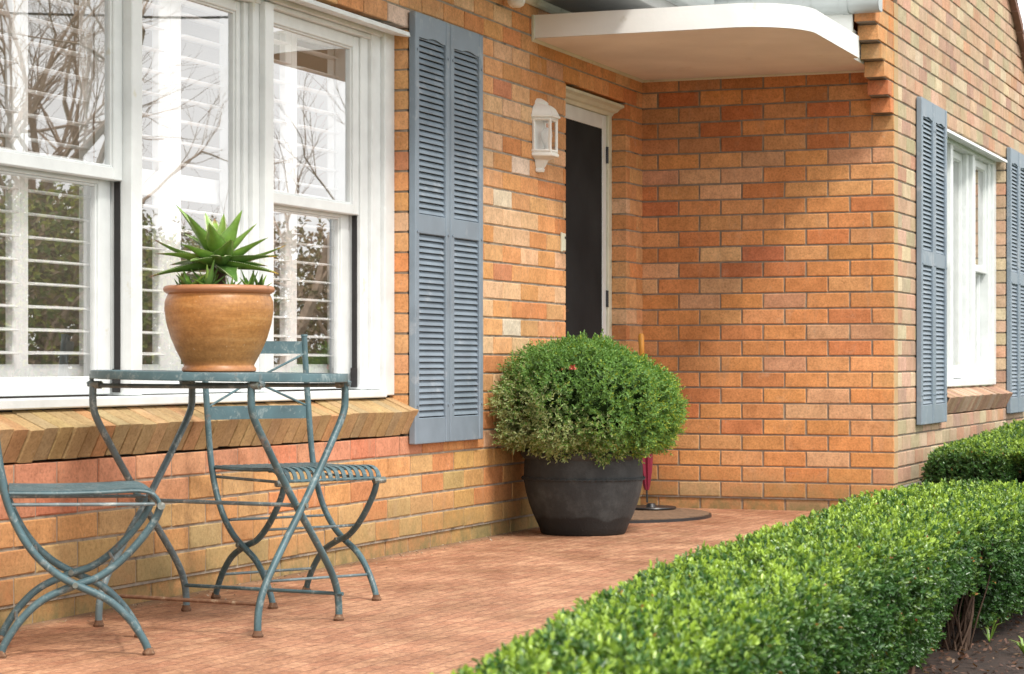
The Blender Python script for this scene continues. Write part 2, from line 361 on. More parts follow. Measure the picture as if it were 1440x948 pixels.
def raw_mesh(name, verts, faces_quads, cols, mat, parent=None, sizes=None):
    """numpy mesh: faces (n,4) quads, cols per face (n,3)"""
    me = bpy.data.meshes.new(name); nv = len(verts); nf = len(faces_quads)
    me.vertices.add(nv); me.vertices.foreach_set('co', verts.astype(np.float32).ravel())
    me.loops.add(nf * 4); me.loops.foreach_set('vertex_index', faces_quads.astype(np.int32).ravel())
    me.polygons.add(nf); me.polygons.foreach_set('loop_start', np.arange(0, nf * 4, 4, dtype=np.int32))
    me.update(calc_edges=True)
    at = me.color_attributes.new('Col', 'FLOAT_COLOR', 'CORNER')
    cc = np.repeat(np.hstack([cols, np.ones((nf, 1))]), 4, axis=0).astype(np.float32); at.data.foreach_set('color', cc.ravel())
    me.materials.append(mat)
    o = bpy.data.objects.new(name, me); C.objects.link(o)
    if parent: o.parent = parent
    return o

def unit(a): return a / np.maximum(np.linalg.norm(a, axis=-1, keepdims=True), 1e-9)
def sprigs(P, A, m, length, L, W, colf, spread=(0.5, 1.25), keep=None):
    """P sprig bases (n,3), A axes; m leaves each; returns verts, quads, cols"""
    n = len(P); A = unit(A)
    ref = np.where(np.abs(A[:, 2:3]) < 0.9, np.array([[0, 0, 1.0]]), np.array([[1.0, 0, 0]]))
    U = unit(np.cross(A, ref)); V = np.cross(A, U)
    j = np.arange(m)[None, :]; ph = rng.uniform(0, 6.28, (n, 1)) + j * 2.4 + rng.normal(0, 0.25, (n, m))
    el = spread[1] + (spread[0] - spread[1]) * (j / max(1, m - 1)) + rng.normal(0, 0.18, (n, m))
    ring = U[:, None, :] * np.cos(ph)[..., None] + V[:, None, :] * np.sin(ph)[..., None]
    D = unit(A[:, None, :] * np.cos(el)[..., None] + ring * np.sin(el)[..., None])
    B = P[:, None, :] + A[:, None, :] * (length * j / m)[..., None]
    Ls = L * rng.uniform(0.65, 1.15, (n, m))[..., None] * (1.0 - 0.35 * (j / m))[..., None]
    Ws = Ls * (W / L)
    S = unit(np.cross(D, np.broadcast_to(A[:, None, :], D.shape) + 0.3 * rng.normal(size=D.shape)))
    Nn = np.cross(S, D); fold = 0.18
    v0 = B; tip = B + D * Ls - Nn * Ls * 0.12
    def side(sg, t, w): return B + D * Ls * t + S * (sg * Ws * w) + Nn * (Ws * fold)
    vs = np.stack([v0, side(1, .35, .5), side(1, .72, .40), tip, side(-1, .72, .40), side(-1, .35, .5)], axis=2)
    verts = vs.reshape(-1, 3); base = (np.arange(n * m) * 6)[:, None]
    q = np.stack([base + np.array([[0, 1, 2, 3]]), base + np.array([[0, 3, 4, 5]])], axis=1).reshape(-1, 4)
    col = colf(n, m, j, B + D * Ls).reshape(-1, 3); col = np.repeat(col, 2, axis=0)
    return verts, q, col
def join_arr(parts):
    V = []; Q = []; K = []; o = 0
    for v, q, k in parts: V.append(v); Q.append(q + o); K.append(k); o += len(v)
    return np.vstack(V), np.vstack(Q), np.vstack(K)
def lum_noise(P, sc, seed=0):
    """cheap smooth noise from sines"""
    r = np.random.default_rng(seed); out = np.zeros(P.shape[:-1])
    for i in range(5):
        k = r.normal(size=3) * sc * (1 + 0.6 * i); out += np.sin(P @ k + r.uniform(0, 6.28)) / (1 + 0.5 * i)
    return out / 2.4

# ------------------------------------------------------------------ setting
def sheet(name, x0, x1, y0, y1, z, mat, label=None):
    b = MB(); b.add([(x0, y0, z), (x1, y0, z), (x1, y1, z), (x0, y1, z)], [(0, 1, 2, 3)])
    o = b.build(name, mat); tag(o, kind='structure'); return o
sheet('ground', -400, 400, -400, 400, -0.06, M['lawn'])
o = sheet('garden_bed', 0.3, 20, -0.6, 1.52, -0.035, M['bed'])
sheet('garden_soil', 12.2, 20, 1.53, 2.46, -0.03, M['bed'])
b = MB(); b.box(1.5, 12.3, 1.525, 4.2, -0.16, 0.0); o = b.build('patio', M['paving']); tag(o, kind='structure')

# ------------------------------------------------------------------ house
NA, NC, XB = 3.884, 2.478, 12.15
HO = (9.0, 3.9, 0.0)
house = thing('brick_house', 'orange brick house with white windows, grey shutters and a flat canopy over its recessed door', 'house', HO)
def hb(b, name, mats, parent=None, smooth=False): return b.build(name, mats, parent or house, smooth, origin=HO)
Z0, CH = 0.065, 0.086
def jit(c, a=0.075):
    k = 1 + random.uniform(-a, a); return tuple(max(0.01, x * k * (1 + random.uniform(-.04, .04))) for x in c)
def pick(pal):
    w = [p[0] for p in pal]; return jit(random.choices([p[1] for p in pal], w)[0])
PA = [(6, (0.64, 0.315, 0.13)), (6, (0.67, 0.36, 0.17)), (3.0, (0.69, 0.44, 0.26)), (0.9, (0.68, 0.55, 0.43)), (2.2, (0.61, 0.26, 0.105)), (0.6, (0.54, 0.23, 0.12))]
PAlow = [(5, (0.56, 0.35, 0.16)), (4, (0.59, 0.31, 0.13)), (0.7, (0.50, 0.34, 0.16)), (1.5, (0.56, 0.25, 0.11))]
PAred = [(5, (0.57, 0.26, 0.15)), (1, (0.52, 0.20, 0.11)), (3, (0.58, 0.29, 0.16))]
PB = [(7, (0.63, 0.285, 0.11)), (5, (0.65, 0.325, 0.14)), (1.8, (0.59, 0.235, 0.095)), (0.2, (0.50, 0.18, 0.085)), (1.2, (0.57, 0.31, 0.18)), (1.8, (0.67, 0.39, 0.21))]
PBtop = [(4, (0.52, 0.22, 0.085)), (2, (0.47, 0.17, 0.07)), (3, (0.53, 0.26, 0.12))]  # darker upper courses: shade under the canopy put into the brick colour
PC = [(5, (0.55, 0.375, 0.26)), (3.5, (0.55, 0.335, 0.235)), (1.4, (0.47, 0.38, 0.25)), (1.6, (0.55, 0.31, 0.20)), (1.2, (0.44, 0.28, 0.21)), (2.5, (0.61, 0.48, 0.33))]

def brick(b, F, u0, u1, z0, z1, dep, col, off=0.0):
    """F(u, w, z) -> world; w = depth into the wall"""
    ch = 0.0035; j = lambda: random.uniform(-.0018, .0018)
    def ring(a, w): return [F(u0 + a + j(), w, z0 + a + j()), F(u1 - a + j(), w, z0 + a + j()), F(u1 - a + j(), w, z1 - a + j()), F(u0 + a + j(), w, z1 - a + j())]
    vs = ring(0, dep) + ring(0, off + ch) + ring(ch, off)
    fs = [(8, 9, 10, 11)]
    for q in (0, 4):
        for k in range(4): fs.append((q + k, q + (k + 1) % 4, q + 4 + (k + 1) % 4, q + 4 + k))
    fs.append((0, 1, 2, 3)); b.add(vs, fs, col)

def wall(b, F, ua, ub, k0, k1, phase, openings, palf, top=None, dep=0.108, odd=0.12, extra=None):
    L = 0.24
    for k in range(k0, k1):
        z0 = Z0 + CH * k; z1 = z0 + CH; zc = (z0 + z1) / 2
        segs = [(ua, ub)]
        if extra and k in extra: segs = [(extra[k][0], extra[k][1])]
        for (oa, ob_, oz0, oz1) in openings:
            if oz0 < zc < oz1:
                ns = []
                for a, c_ in segs:
                    if ob_ <= a or oa >= c_: ns.append((a, c_)); continue
                    if a < oa: ns.append((a, oa))
                    if ob_ < c_: ns.append((ob_, c_))
                segs = ns
        ph = phase + (odd if k % 2 else 0.0)
        for a, c_ in segs:
            n0 = math.floor((a - ph) / L); u = ph + n0 * L
            while u < c_:
                x0, x1 = max(a, u), min(c_, u + L)
                g0 = 0.0 if x0 == a else 0.0045; g1 = 0.0 if x1 == c_ else 0.0045
                x0 += g0; x1 -= g1
                if x1 - x0 > 0.018:
                    if top is None or z1 < max(top(x0), top(x1)):
                        off = random.uniform(0, 0.0012) + (0.011 if k < 0 else 0)
                        brick(b, F, x0, x1, z0 + 0.0045, z1 - 0.0045, dep, palf(k, (x0 + x1) / 2), off)
                u += L
def slab(b, F, rects, w0, w1):
    for (u0, u1, z0, z1) in rects:
        vs = [F(u, w, z) for u in (u0, u1) for w in (w0, w1) for z in (z0, z1)]
        b.add(vs, [(0, 1, 3, 2), (4, 6, 7, 5), (0, 4, 5, 1), (2, 3, 7, 6), (0, 2, 6, 4), (1, 5, 7, 3)])
FA = lambda u, w, z: (u, NA + w, z)
FB = lambda u, w, z: (XB + w, u, z)
FC = lambda u, w, z: (u, NC + w, z)
# --- front wall A
WA = (5.80, 8.89, 0.495, 2.215); DA = (10.879, 11.857, -1, 2.215)
def palA(k, u):
    if k < 5 and u < 9.3:
        if k == 4 and u < 9.0: return pick(PAred)
        if k == 3 and u < 7.0: return pick(PAred)
        return pick(PAlow)
    if k < 4: return pick([(6, (0.55, 0.32, 0.12)), (2, (0.60, 0.33, 0.13)), (1.5, (0.5, 0.21, 0.085)), (0.9, (0.48, 0.33, 0.14))])
    if u > 10.2 and k > 22: return pick(PB)
    return pick(PA)
b = MB(); wall(b, FA, 3.6, 12.147, -2, 31, 9.884 + 0.12, [WA, DA], palA, dep=0.085)
b.cur = 1; e = 0.0055
slab(b, FA, [(3.6, DA[0] - e, -.1, .059), (DA[1] + e, 12.14, -.1, .059)], .016, .078)
slab(b, FA, [(3.6, WA[0] - e, .06, 2.72), (WA[0] - e, WA[1] + e, 2.215 + e, 2.72), (WA[0] - e, WA[1] + e, .06, 0.49), (WA[1] + e, DA[0] - e, .06, 2.72), (DA[0] - e, DA[1] + e, 2.215 + e, 2.72), (DA[1] + e, 12.147, .06, 2.72)], 0.0055, 0.079)
hb(b, 'wall', [M['brick'], M['mortar']])
# --- side wall B
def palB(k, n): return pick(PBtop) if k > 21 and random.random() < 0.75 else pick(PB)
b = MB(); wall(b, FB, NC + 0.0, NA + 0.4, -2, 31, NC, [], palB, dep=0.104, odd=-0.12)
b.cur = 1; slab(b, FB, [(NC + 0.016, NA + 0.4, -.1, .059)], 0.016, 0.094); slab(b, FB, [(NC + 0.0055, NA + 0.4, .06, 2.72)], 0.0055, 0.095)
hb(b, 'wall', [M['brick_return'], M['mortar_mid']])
# --- gable wall C with corbelled eave
WC = (13.60, 15.93, 0.495, 2.215)
topC = lambda x: min(3.335 - 0.535 * (x - 16.07) + 0.02, 2.90 + 0.535 * (x - 11.6))
b = MB()
wall(b, FC, XB + .1085, 17.35, -2, 52, XB + 0.104, [WC], lambda k, u: pick(PC) if k > 0 else pick([(1, (0.26, 0.22, 0.16)), (1, (0.33, 0.24, 0.15))]), top=topC, dep=0.085, odd=0.12)
for i, k in enumerate(range(24, 33)):
    x0 = XB - 0.08 * (i + 1) if i < 6 else XB - 0.48
    z0 = Z0 + CH * k
    u = x0
    first = True
    while u < XB - 0.02:
        w_ = 0.11 if (k % 2) else 0.23
        x1 = min(XB - 0.005, u + (w_ if first else 0.235))
        brick(b, FC, u + (0 if first else 0.0045), x1 - 0.0045, z0 + 0.0045, z0 + CH - 0.0045, 0.108, pick([(2, (0.58, 0.24, 0.09)), (2, (0.60, 0.29, 0.12)), (1, (0.52, 0.19, 0.08))]))
        u = x1; first = False
    b.cur = 1; slab(b, FC, [(x0 + 0.008, XB - .001, z0 - (0.0 if i else -.004), z0 + CH)], 0.0075, 0.10); b.cur = 0
b.cur = 1
slab(b, FC, [(XB + 0.098, WC[0] - e, -.1, 2.9), (WC[0] - e, WC[1] + e, 2.215 + e, 2.9), (WC[0] - e, WC[1] + e, -.1, 0.49), (WC[1] + e, 17.35, -.1, 2.56)], 0.0055, 0.079)
x = np.linspace(XB, 17.0, 20)
for x0, x1 in zip(x[:-1], x[1:]):
    t = min(topC(x0), topC(x1)) - 0.02
    if t > 2.9: slab(b, FC, [(x0, x1, 2.9, t)], 0.0055, 0.079)
    elif x0 > 16.8: slab(b, FC, [(x0, x1, 2.56, t)], 0.0055, 0.079)
hb(b, 'wall', [M['brick_damp'], M['mortar_dark']])
# --- tile verge of the gable and roof sheets
b = MB()
def slope_pt(x): return 3.335 - 0.535 * (x - 16.07)
xs = [13.9, 17.6]
b.add([(xs[0], NC - .05, slope_pt(xs[0]) + .03), (xs[1], NC - .05, slope_pt(xs[1]) + .03), (xs[1], NC + 6, slope_pt(xs[1]) + .03), (xs[0], NC + 6, slope_pt(xs[0]) + .03)], [(0, 1, 2, 3)])
b.add([(13.9, NC - .05, slope_pt(13.9) + .03), (11.6, NC - .05, 3.02), (11.6, NC + 6, 3.02), (13.9, NC + 6, slope_pt(13.9) + .03)], [(0, 1, 2, 3)])
n = 16
for i in range(n):
    x0 = 14.2 + i * 0.22; x1 = x0 + 0.25; za, zb = slope_pt(x0), slope_pt(x1)
    b.prism([(x0, za - .02), (x1, zb - .012), (x1, zb + .052), (x0, za + .036)], 1, NC - 0.045 - 0.004 * (i % 2), NC + 0.25)
hb(b, 'roof', M['roof'])
b = MB()
b.add([(3.6, 3.36, 2.72), (12.0, 3.36, 2.72), (12.0, 8.5, 4.6), (3.6, 8.5, 4.6)], [(0, 1, 2, 3)])
b.add([(11.55, 2.43, 2.76), (11.55, 8, 2.76), (13.9, 8, 4.1), (13.9, 2.43, 4.1)], [(0, 1, 2, 3)])
hb(b, 'roof', M['roof'])
# --- eave lining, mould, fascia, gutters
b = MB(); b.box(3.6, 12.147, 3.42, 3.882, 2.565, 2.585); hb(b, 'soffit', M['eave'])
b = MB()
b.prism([(3.882, 2.564), (3.882, 2.53), (3.872, 2.528), (3.858, 2.538), (3.850, 2.552), (3.848, 2.564)], 0, 3.6, 10.9); hb(b, 'eave_mould', M['cream'])
b = MB(); b.box(3.6, 11.6, 3.395, 3.418, 2.56, 2.72, 0.004); hb(b, 'fascia', M['eave'])
def gutter_prof(n=8):
    return [(0, 0.11), (0, 0.012), (0.008, 0.0)] + [(0.06 + 0.045 * math.sin(a), 0.045 - 0.045 * math.cos(a)) for a in np.linspace(0, PI / 2, n)] + [(0.105, 0.10), (0.115, 0.105), (0.115, 0.115), (0.10, 0.115), (0.10, 0.10)]
b = MB()
gp = gutter_prof()
b.loft([[(x, 3.392 - p[0], 2.615 + p[1]) for p in gp] for x in (3.6, 11.5)], closed=True); hb(b, 'gutter', M['gutter'], smooth=30)
b = MB()
b.loft([[(11.66 - p[0], y, 2.602 + p[1]) for p in gp] for y in (2.44, 3.40)], closed=True)
b.loft([[(11.66 - p[0] * 1.04, y, 2.598 + p[1] * 1.03) for p in gp] for y in (2.60, 2.64)], closed=True)
b.add([(11.66 - p[0], 2.438, 2.602 + p[1]) for p in gp[:-4]], [tuple(range(len(gp) - 4))])
hb(b, 'gutter', M['gutter'], smooth=30)
b = MB(); b.box(11.665, 11.69, 2.595, 3.9, 2.50, 2.72, 0.004); b.box(11.69, 12.145, 2.60, 3.88, 2.515, 2.53); hb(b, 'fascia', M['white'])
# --- canopy slab with a rounded outer corner
b = MB(); r = 0.34
out = [(10.39, NA - 0.002), (10.39, 2.56 + r)] + [(10.39 + r - r * math.cos(a), 2.56 + r - r * math.sin(a)) for a in np.linspace(0, PI / 2, 20)[1:-1]] + [(10.39 + r, 2.56), (11.66, 2.56), (11.66, 2.592), (12.146, 2.592), (12.146, NA - 0.002)]
n = len(out); zt, zb = 2.486, 2.374
vs = [(x, y, zb) for x, y in out] + [(x, y, zt) for x, y in out]
b.add(vs, [tuple(range(n, 2 * n))] + [(i, (i + 1) % n, n + (i + 1) % n, n + i) for i in range(n)])
b.cur = 1
def inset(p): return (p[0] + (0.02 if p[0] < 10.8 else 0), p[1] + (0.02 if p[1] < 2.7 else 0))
b.add([(x, y, zb - 0.001) for x, y in out], [tuple(range(n))[::-1]])
can = hb(b, 'canopy', [M['canopy'], M['soffit']], smooth=35)
b = MB()
for (p0, p1) in (((10.39, NA - 0.001), (12.14, NA - 0.001)), ((XB - 0.001, 2.60), (XB - 0.001, NA))):
    dx, dy = p1[0] - p0[0], p1[1] - p0[1]
    if abs(dx) > abs(dy): b.prism([(NA - 0.001, zb - .002), (NA - 0.001, zb - .016), (NA - 0.014, zb - .002)], 0, p0[0] - .01, p1[0])
    else: b.prism([(XB - 0.001, zb - .002), (XB - 0.001, zb - .013), (XB - 0.012, zb - .002)], 1, p0[1], p1[1])
b.box(10.378, 10.39, NA - .012, NA - .001, zb - .01, zt); hb(b, 'caulk_bead', M['cream'], can)

# --- raked brick sills
def brick_sill(x0, x1, NW, pal):
    b = MB(); w = 0.0845; n = int(round((x1 - x0) / w)); w = (x1 - x0) / n
    A = [(NW + 0.078, 0.652), (NW - 0.046, 0.598), (NW + 0.002, 0.499), (NW + 0.078, 0.499)]
    for i in range(n):
        a, c_ = x0 + i * w + 0.004, x0 + (i + 1) * w - 0.004; col = pick(pal); dz = random.uniform(-.002, .002); dy = random.uniform(-.003, .003); t = random.uniform(-.0025, .0025); ch = 0.003
        R = [[(x, y + dy, z + dz + t) for y, z in A] for x in (a + ch, c_ - ch)]
        cy, cz = NW + 0.02, 0.56
        In = [[(x, cy + (y + dy - cy) * 1.0, cz + (z + dz + t - cz) * 1.0) for y, z in A] for x in (a, c_)]
        sh = lambda r, s_: [(x, cy + (y - cy) * s_, cz + (z - cz) * s_) for x, y, z in r]
        b.loft([sh(In[0], 0.955), R[0], R[1], sh(In[1], 0.955)], closed=True, col=col)
    b.cur = 1; A2 = [(NW + 0.078, 0.645), (NW - 0.034, 0.594), (NW + 0.008, 0.503), (NW + 0.078, 0.497)]
    b.loft([[(x, y, z) for y, z in A2] for x in (x0 + .004, x1 - .004)], closed=True)
    return b
PS = [(5, (0.46, 0.315, 0.155)), (4, (0.43, 0.29, 0.145)), (1.4, (0.49, 0.285, 0.135)), (1.5, (0.39, 0.295, 0.16))]
PSC = [(3, (0.42, 0.27, 0.18)), (2, (0.48, 0.34, 0.25)), (2, (0.36, 0.22, 0.15))]

# --- windows
def frame_rect(b, x0, x1, z0, z1, y0, y1, wl, wr, wb, wt, ch=0.003):
    b.box(x0, x0 + wl, y0, y1, z0, z1, ch); b.box(x1 - wr, x1, y0, y1, z0, z1, ch)
    b.box(x0 + wl, x1 - wr, y0 + .001, y1 - .001, z0, z0 + wb, ch); b.box(x0 + wl, x1 - wr, y0 + .001, y1 - .001, z1 - wt, z1, ch)
def sash(win, x0, x1, z0, z1, y, wl, wr, wb, wt, mat='jamb'):
    b = MB(); frame_rect(b, x0, x1, z0, z1, y, y + 0.036, wl, wr, wb, wt)
    # glazing bead
    frame_rect(b, x0 + wl - .001, x1 - wr + .001, z0 + wb - .001, z1 - wt + .001, y + .008, y + .03, .009, .009, .009, .009, .003)
    s = hb(b, 'sash', M[mat], win)
    b = MB(); b.add([(x0 + wl, y + .019, z0 + wb), (x1 - wr, y + .019, z0 + wb), (x1 - wr, y + .019, z1 - wt), (x0 + wl, y + .019, z1 - wt)], [(0, 1, 2, 3)]); hb(b, 'pane', M['glass'], win)
    return s
fz0, fz1 = 0.690, 2.195
b = MB()
# outer architrave, stepped box jambs, mullions, head, sill board
b.box(8.79, 8.888, 3.945, 4.10, 0.664, 2.20, .003); b.box(8.70, 8.789, 3.965, 4.10, 0.690, 2.18, .003); b.box(8.628, 8.699, 3.982, 4.10, 0.690, 2.165, .003)
b.box(5.802, 5.89, 3.945, 4.10, 0.664, 2.20, .003); b.box(5.891, 5.935, 3.975, 4.10, 0.690, 2.17, .003)
b.box(6.735, 6.805, 3.955, 4.10, 0.690, 2.16, .003); b.box(7.705, 7.775, 3.950, 4.10, 0.690, 2.16, .003)
b.box(7.655, 7.704, 3.975, 4.10, 0.690, 2.155, .003); b.box(7.62, 7.654, 3.995, 4.10, 0.690, 2.15, .003)
b.box(6.806, 6.84, 3.975, 4.10, 0.690, 2.155, .003)
b.box(5.89, 8.79, 3.950, 4.10, 2.17, 2.20, .003); b.box(5.935, 8.70, 3.968, 4.10, 2.150, 2.169, .003)
b.box(5.802, 8.79, 3.935, 4.10, 0.656, 0.688, .004)
win = hb(b, 'window', M['jamb'])
b = MB(); b.prism([(3.945, 2.205), (3.868, 2.196), (3.865, 2.178), (3.872, 2.176), (3.945, 2.188)], 0, 5.79, 8.872); hb(b, 'drip_head', M['jamb'], win)
for cx_ in (6.7345, 8.6275):
    b = MB(); b.box(cx_ - .007, cx_, 3.999, 4.020, 0.70, 1.41); b.box(cx_ - .0145, cx_ - .0071, 3.994, 4.024, 0.70, 0.78, .002); hb(b, 'sash_channel', M['black'], win)
for x0, x1 in ((5.936, 6.733), (7.776, 8.626)):
    sash(win, x0, x1, 1.412, 2.149, 3.99, .055, .055, .042, .048)
    sash(win, x0, x1 - .009, 0.695, 1.44, 4.031, .075, .075, .052, .042)
sash(win, 6.84, 7.619, 0.692, 2.149, 4.01, .03, .03, .052, .04)
b = brick_sill(5.77, 8.905, NA, PS); hb(b, 'window_sill', [M['brick'], M['mortar']])
# --- plantation shutters inside
def plantation(x0, x1, st=0.05, y=4.108, zb=0.745, zt=2.18, tilt=-0.09):
    b = MB(); y1 = y + 0.03
    b.box(x0, x0 + st, y, y1, zb, zt, .003); b.box(x1 - st, x1, y, y1, zb, zt, .003)
    for a, c_ in ((zb, 0.795), (1.395, 1.485), (2.11, zt)): b.box(x0 + st, x1 - st, y + .001, y1 - .001, a, c_, .003)
    p = hb(b, 'plantation_shutter', M['louvre_white'])
    for (a, c_, n) in ((0.795, 1.395, 8), (1.485, 2.11, 8)):
        b = MB()
        for i in range(n):
            z = a + (c_ - a) * (i + 0.5) / n; tl = tilt + random.uniform(-.02, .02)
            pr = []
            for t in np.linspace(0, 2 * PI, 13)[:-1]:
                u_, v_ = 0.042 * math.cos(t), 0.0052 * math.sin(t)
                pr.append((y + .015 + u_ * math.cos(tl) + v_ * math.sin(tl), z - u_ * math.sin(tl) + v_ * math.cos(tl)))
            b.prism(pr, 0, x0 + st + .002, x1 - st - .002)
        hb(b, 'louvre', M['louvre_white'], p)
for a, c_, st in ((5.90, 6.30, .045), (6.30, 6.74, .045), (6.80, 7.265, .08), (7.265, 7.86, .08), (7.86, 8.24, .05), (8.24, 8.68, .05)):
    plantation(a, c_, st)
# --- dim rooms behind the windows
b = MB(); x0, x1, y0, y1 = 5.3, 9.4, 4.102, 7.0
b.box(x0, 5.79, 4.102, 4.11, 0, 2.7); b.box(8.90, x1, 4.102, 4.11, 0, 2.7); b.box(5.79, 8.90, 4.102, 4.11, 2.205, 2.7); b.box(5.79, 8.90, 4.102, 4.11, 0, 0.65)
b.add([(x0, y1, 0), (x1, y1, 0), (x1, y1, 2.7), (x0, y1, 2.7), (x0, y0, 0), (x1, y0, 0), (x1, y0, 2.7), (x0, y0, 2.7)], [(0, 4, 5, 1), (3, 2, 6, 7), (0, 3, 7, 4), (1, 5, 6, 2)])
b.add([(x0, y1, 0), (x1, y1, 0), (x1, y1, 1.5), (x0, y1, 1.5)], [(0, 1, 2, 3)])  # back wall cut short: opening added so sky light reaches the shutters
hb(b, 'room', M['room'])

# --- window C
b = MB()
b.box(15.83, 15.928, 2.54, 2.70, .664, 2.20, .003); b.box(15.74, 15.829, 2.56, 2.70, .69, 2.18, .003); b.box(13.602, 13.70, 2.54, 2.70, .664, 2.20, .003)
b.box(14.22, 14.30, 2.545, 2.70, .69, 2.18, .003); b.box(15.02, 15.12, 2.545, 2.70, .69, 2.18, .003); b.box(14.93, 15.019, 2.57, 2.70, .69, 2.17, .003)
b.box(13.70, 15.83, 2.542, 2.70, 2.16, 2.20, .003); b.box(13.602, 15.829, 2.525, 2.70, .656, .70, .004)
win2 = hb(b, 'window', M['jamb'])
b = MB(); b.prism([(2.54, 2.205), (2.462, 2.196), (2.459, 2.178), (2.54, 2.188)], 0, 13.6, 15.91); hb(b, 'drip_head', M['jamb'], win2)
sash(win2, 14.301, 14.929, .705, 2.158, 2.60, .04, .04, .07, .05)
for x0, x1 in ((13.701, 14.219), (15.121, 15.739)):
    sash(win2, x0, x1, 1.41, 2.158, 2.575, .05, .05, .042, .05); sash(win2, x0, x1 - .006, .703, 1.44, 2.615, .06, .06, .06, .042)
b = brick_sill(13.60, 15.98, NC, PSC); hb(b, 'window_sill', [M['brick'], M['mortar']])
b = MB()
for x0, x1 in ((13.75, 14.95), (15.0, 15.85)):
    xs = np.linspace(x0, x1, 90); ys = 2.76 + 0.022 * np.sin(xs * 46) + 0.012 * np.sin(xs * 87 + 1)
    b.loft([[(x, y, z) for x, y in zip(xs, ys)] for z in (0.7, 2.2)], closed=False)
hb(b, 'curtain', M['curtain'], smooth=60)
b = MB(); b.add([(13.2, 2.9, 0), (16.3, 2.9, 0), (16.3, 2.9, 2.6), (13.2, 2.9, 2.6)], [(0, 1, 2, 3)]); hb(b, 'room', M['room'])

# --- louvred shutters
def shutter(x0, x1, NW, flip=False, tilt=0.0):
    b = MB(); y0, y1 = NW - 0.036, NW - 0.004; st = 0.042; zb, zt = 0.455, 2.288
    b.box(x0, x0 + st, y0, y1, zb, zt, .004); b.box(x1 - st, x1, y0, y1, zb, zt, .004)
    b.box(x0 + st, x1 - st, y0 + .004, y1, zb, .566, .003); b.box(x0 + st, x1 - st, y0 + .004, y1, 1.352, 1.435, .003)
    # arched top rail
    n = 18; xs = np.linspace(x0 + st, x1 - st, n); w = x1 - x0 - 2 * st
    low = [2.186 + 0.009 * max(0, math.sin(PI * min(1, max(0, ((x - x0 - st) / w - .35) / .5)))) ** 0.8 * (1) for x in xs]
    b.prism([(x, z) for x, z in zip(xs, low)] + [(x1 - st, zt), (x0 + st, zt)], 1, y0 + .004, y1)
    for (px, pz) in ((x0 + .022, 1.36), (x1 - .022, 1.36), (x0 + .022, 2.13), (x1 - .022, 2.13), (x0 + .022, .62), (x1 - .022, .62)):
        b.tube([(px, y0 + .002, pz), (px, y0 - .004, pz)], .007, 8)
    s = hb(b, 'shutter', M['shutter'])
    b = MB()
    for a, c_ in ((.570, 1.350), (1.437, 2.204)):
        b = MB()
        n = int(round((c_ - a) / 0.0258)); h = (c_ - a) / n
        for i in range(n):
            z = a + h * i
            b.prism([(y0 + .009, z + .0022), (y0 + .011, z + .0004), (y0 + .024, z + h * .82), (y0 + .024, z + h * .97), (y0 + .0215, z + h * .95)], 0, x0 + st, x1 - st)
        hb(b, 'louvre', M['shutter'], s)
    b = MB(); b.box(x0 + .01, x1 - .01, y1 - .008, y1 - .001, zb + .01, zt - .01); hb(b, 'backing', M['shutter_dark'], s)
    return s
shutter(8.888, 9.268, NA); shutter(9.278, 9.662, NA)
shutter(12.74, 13.125, NC); shutter(13.13, 13.52, NC); shutter(15.95, 16.34, NC); shutter(16.345, 16.74, NC)
b = MB(); b.box(12.2, 17.3, 2.33, 2.474, -.03, .14, .01); hb(b, 'plinth', M['concrete'])

# --- door
b = MB(); fy = NA + 0.082
b.box(11.795, 11.855, fy, fy + .09, 0, 2.205, .004); b.box(10.881, 10.935, fy, fy + .09, 0, 2.205, .004)
b.box(10.935, 11.795, fy + .001, fy + .09, 2.145, 2.205, .003)
b.prism([(fy - .001, 2.204), (fy - .07, 2.204), (fy - .07, 2.19), (fy - .045, 2.18), (fy - .03, 2.165), (fy - .012, 2.16), (fy - .001, 2.145)], 0, 10.881, 11.855)
b.box(10.881, 11.855, fy - .02, fy + .1, 0.0, .03, .004)
dfr = hb(b, 'door_frame', M['cream'])
b = MB(); frame_rect(b, 10.937, 11.793, 0.032, 2.143, fy + .012, fy + .042, .06, .06, .12, .075)
door = hb(b, 'door', M['jamb'])
b = MB(); b.box(10.99, 11.74, fy + .018, fy + .024, .14, 2.075); hb(b, 'screen', M['screen'], door)
for z in (0.30, 1.15, 1.93):
    b = MB(); b.tube([(11.79, fy + .006, z - .045), (11.79, fy + .006, z + .045)], .008, 8); hb(b, 'hinge', M['blackmetal'], door)
b = MB(); b.box(10.955, 10.985, fy - .002, fy + .012, .98, 1.14, .004); b.tube([(10.97, fy - .02, 1.07), (11.06, fy - .025, 1.07)], .008, 8); hb(b, 'handle', M['blackmetal'], door)
b = MB(); b.box(10.6, 12.1, 4.3, 4.32, 0, 2.6); hb(b, 'room', M['room'])

# --- doorbell on the wall beside the door
b = MB(); b.box(10.805, 10.835, NA - .016, NA + .002, 1.362, 1.452, .004); b.box(10.795, 10.804, NA - .010, NA + .002, 1.358, 1.456, .003)
bell = b.build('doorbell', M['cream'], None, origin=(10.81, NA, 1.35)); bell.location = (10.81, NA, 1.35); tag(bell, 'small cream doorbell on the brick wall left of the black screen door', 'doorbell')
b = MB(); b.tube([(10.82, NA - .014, 1.43), (10.82, NA - .020, 1.43)], .006, 10); bb = b.build('button', M['blackmetal'], bell, origin=(10.81, NA, 1.35))

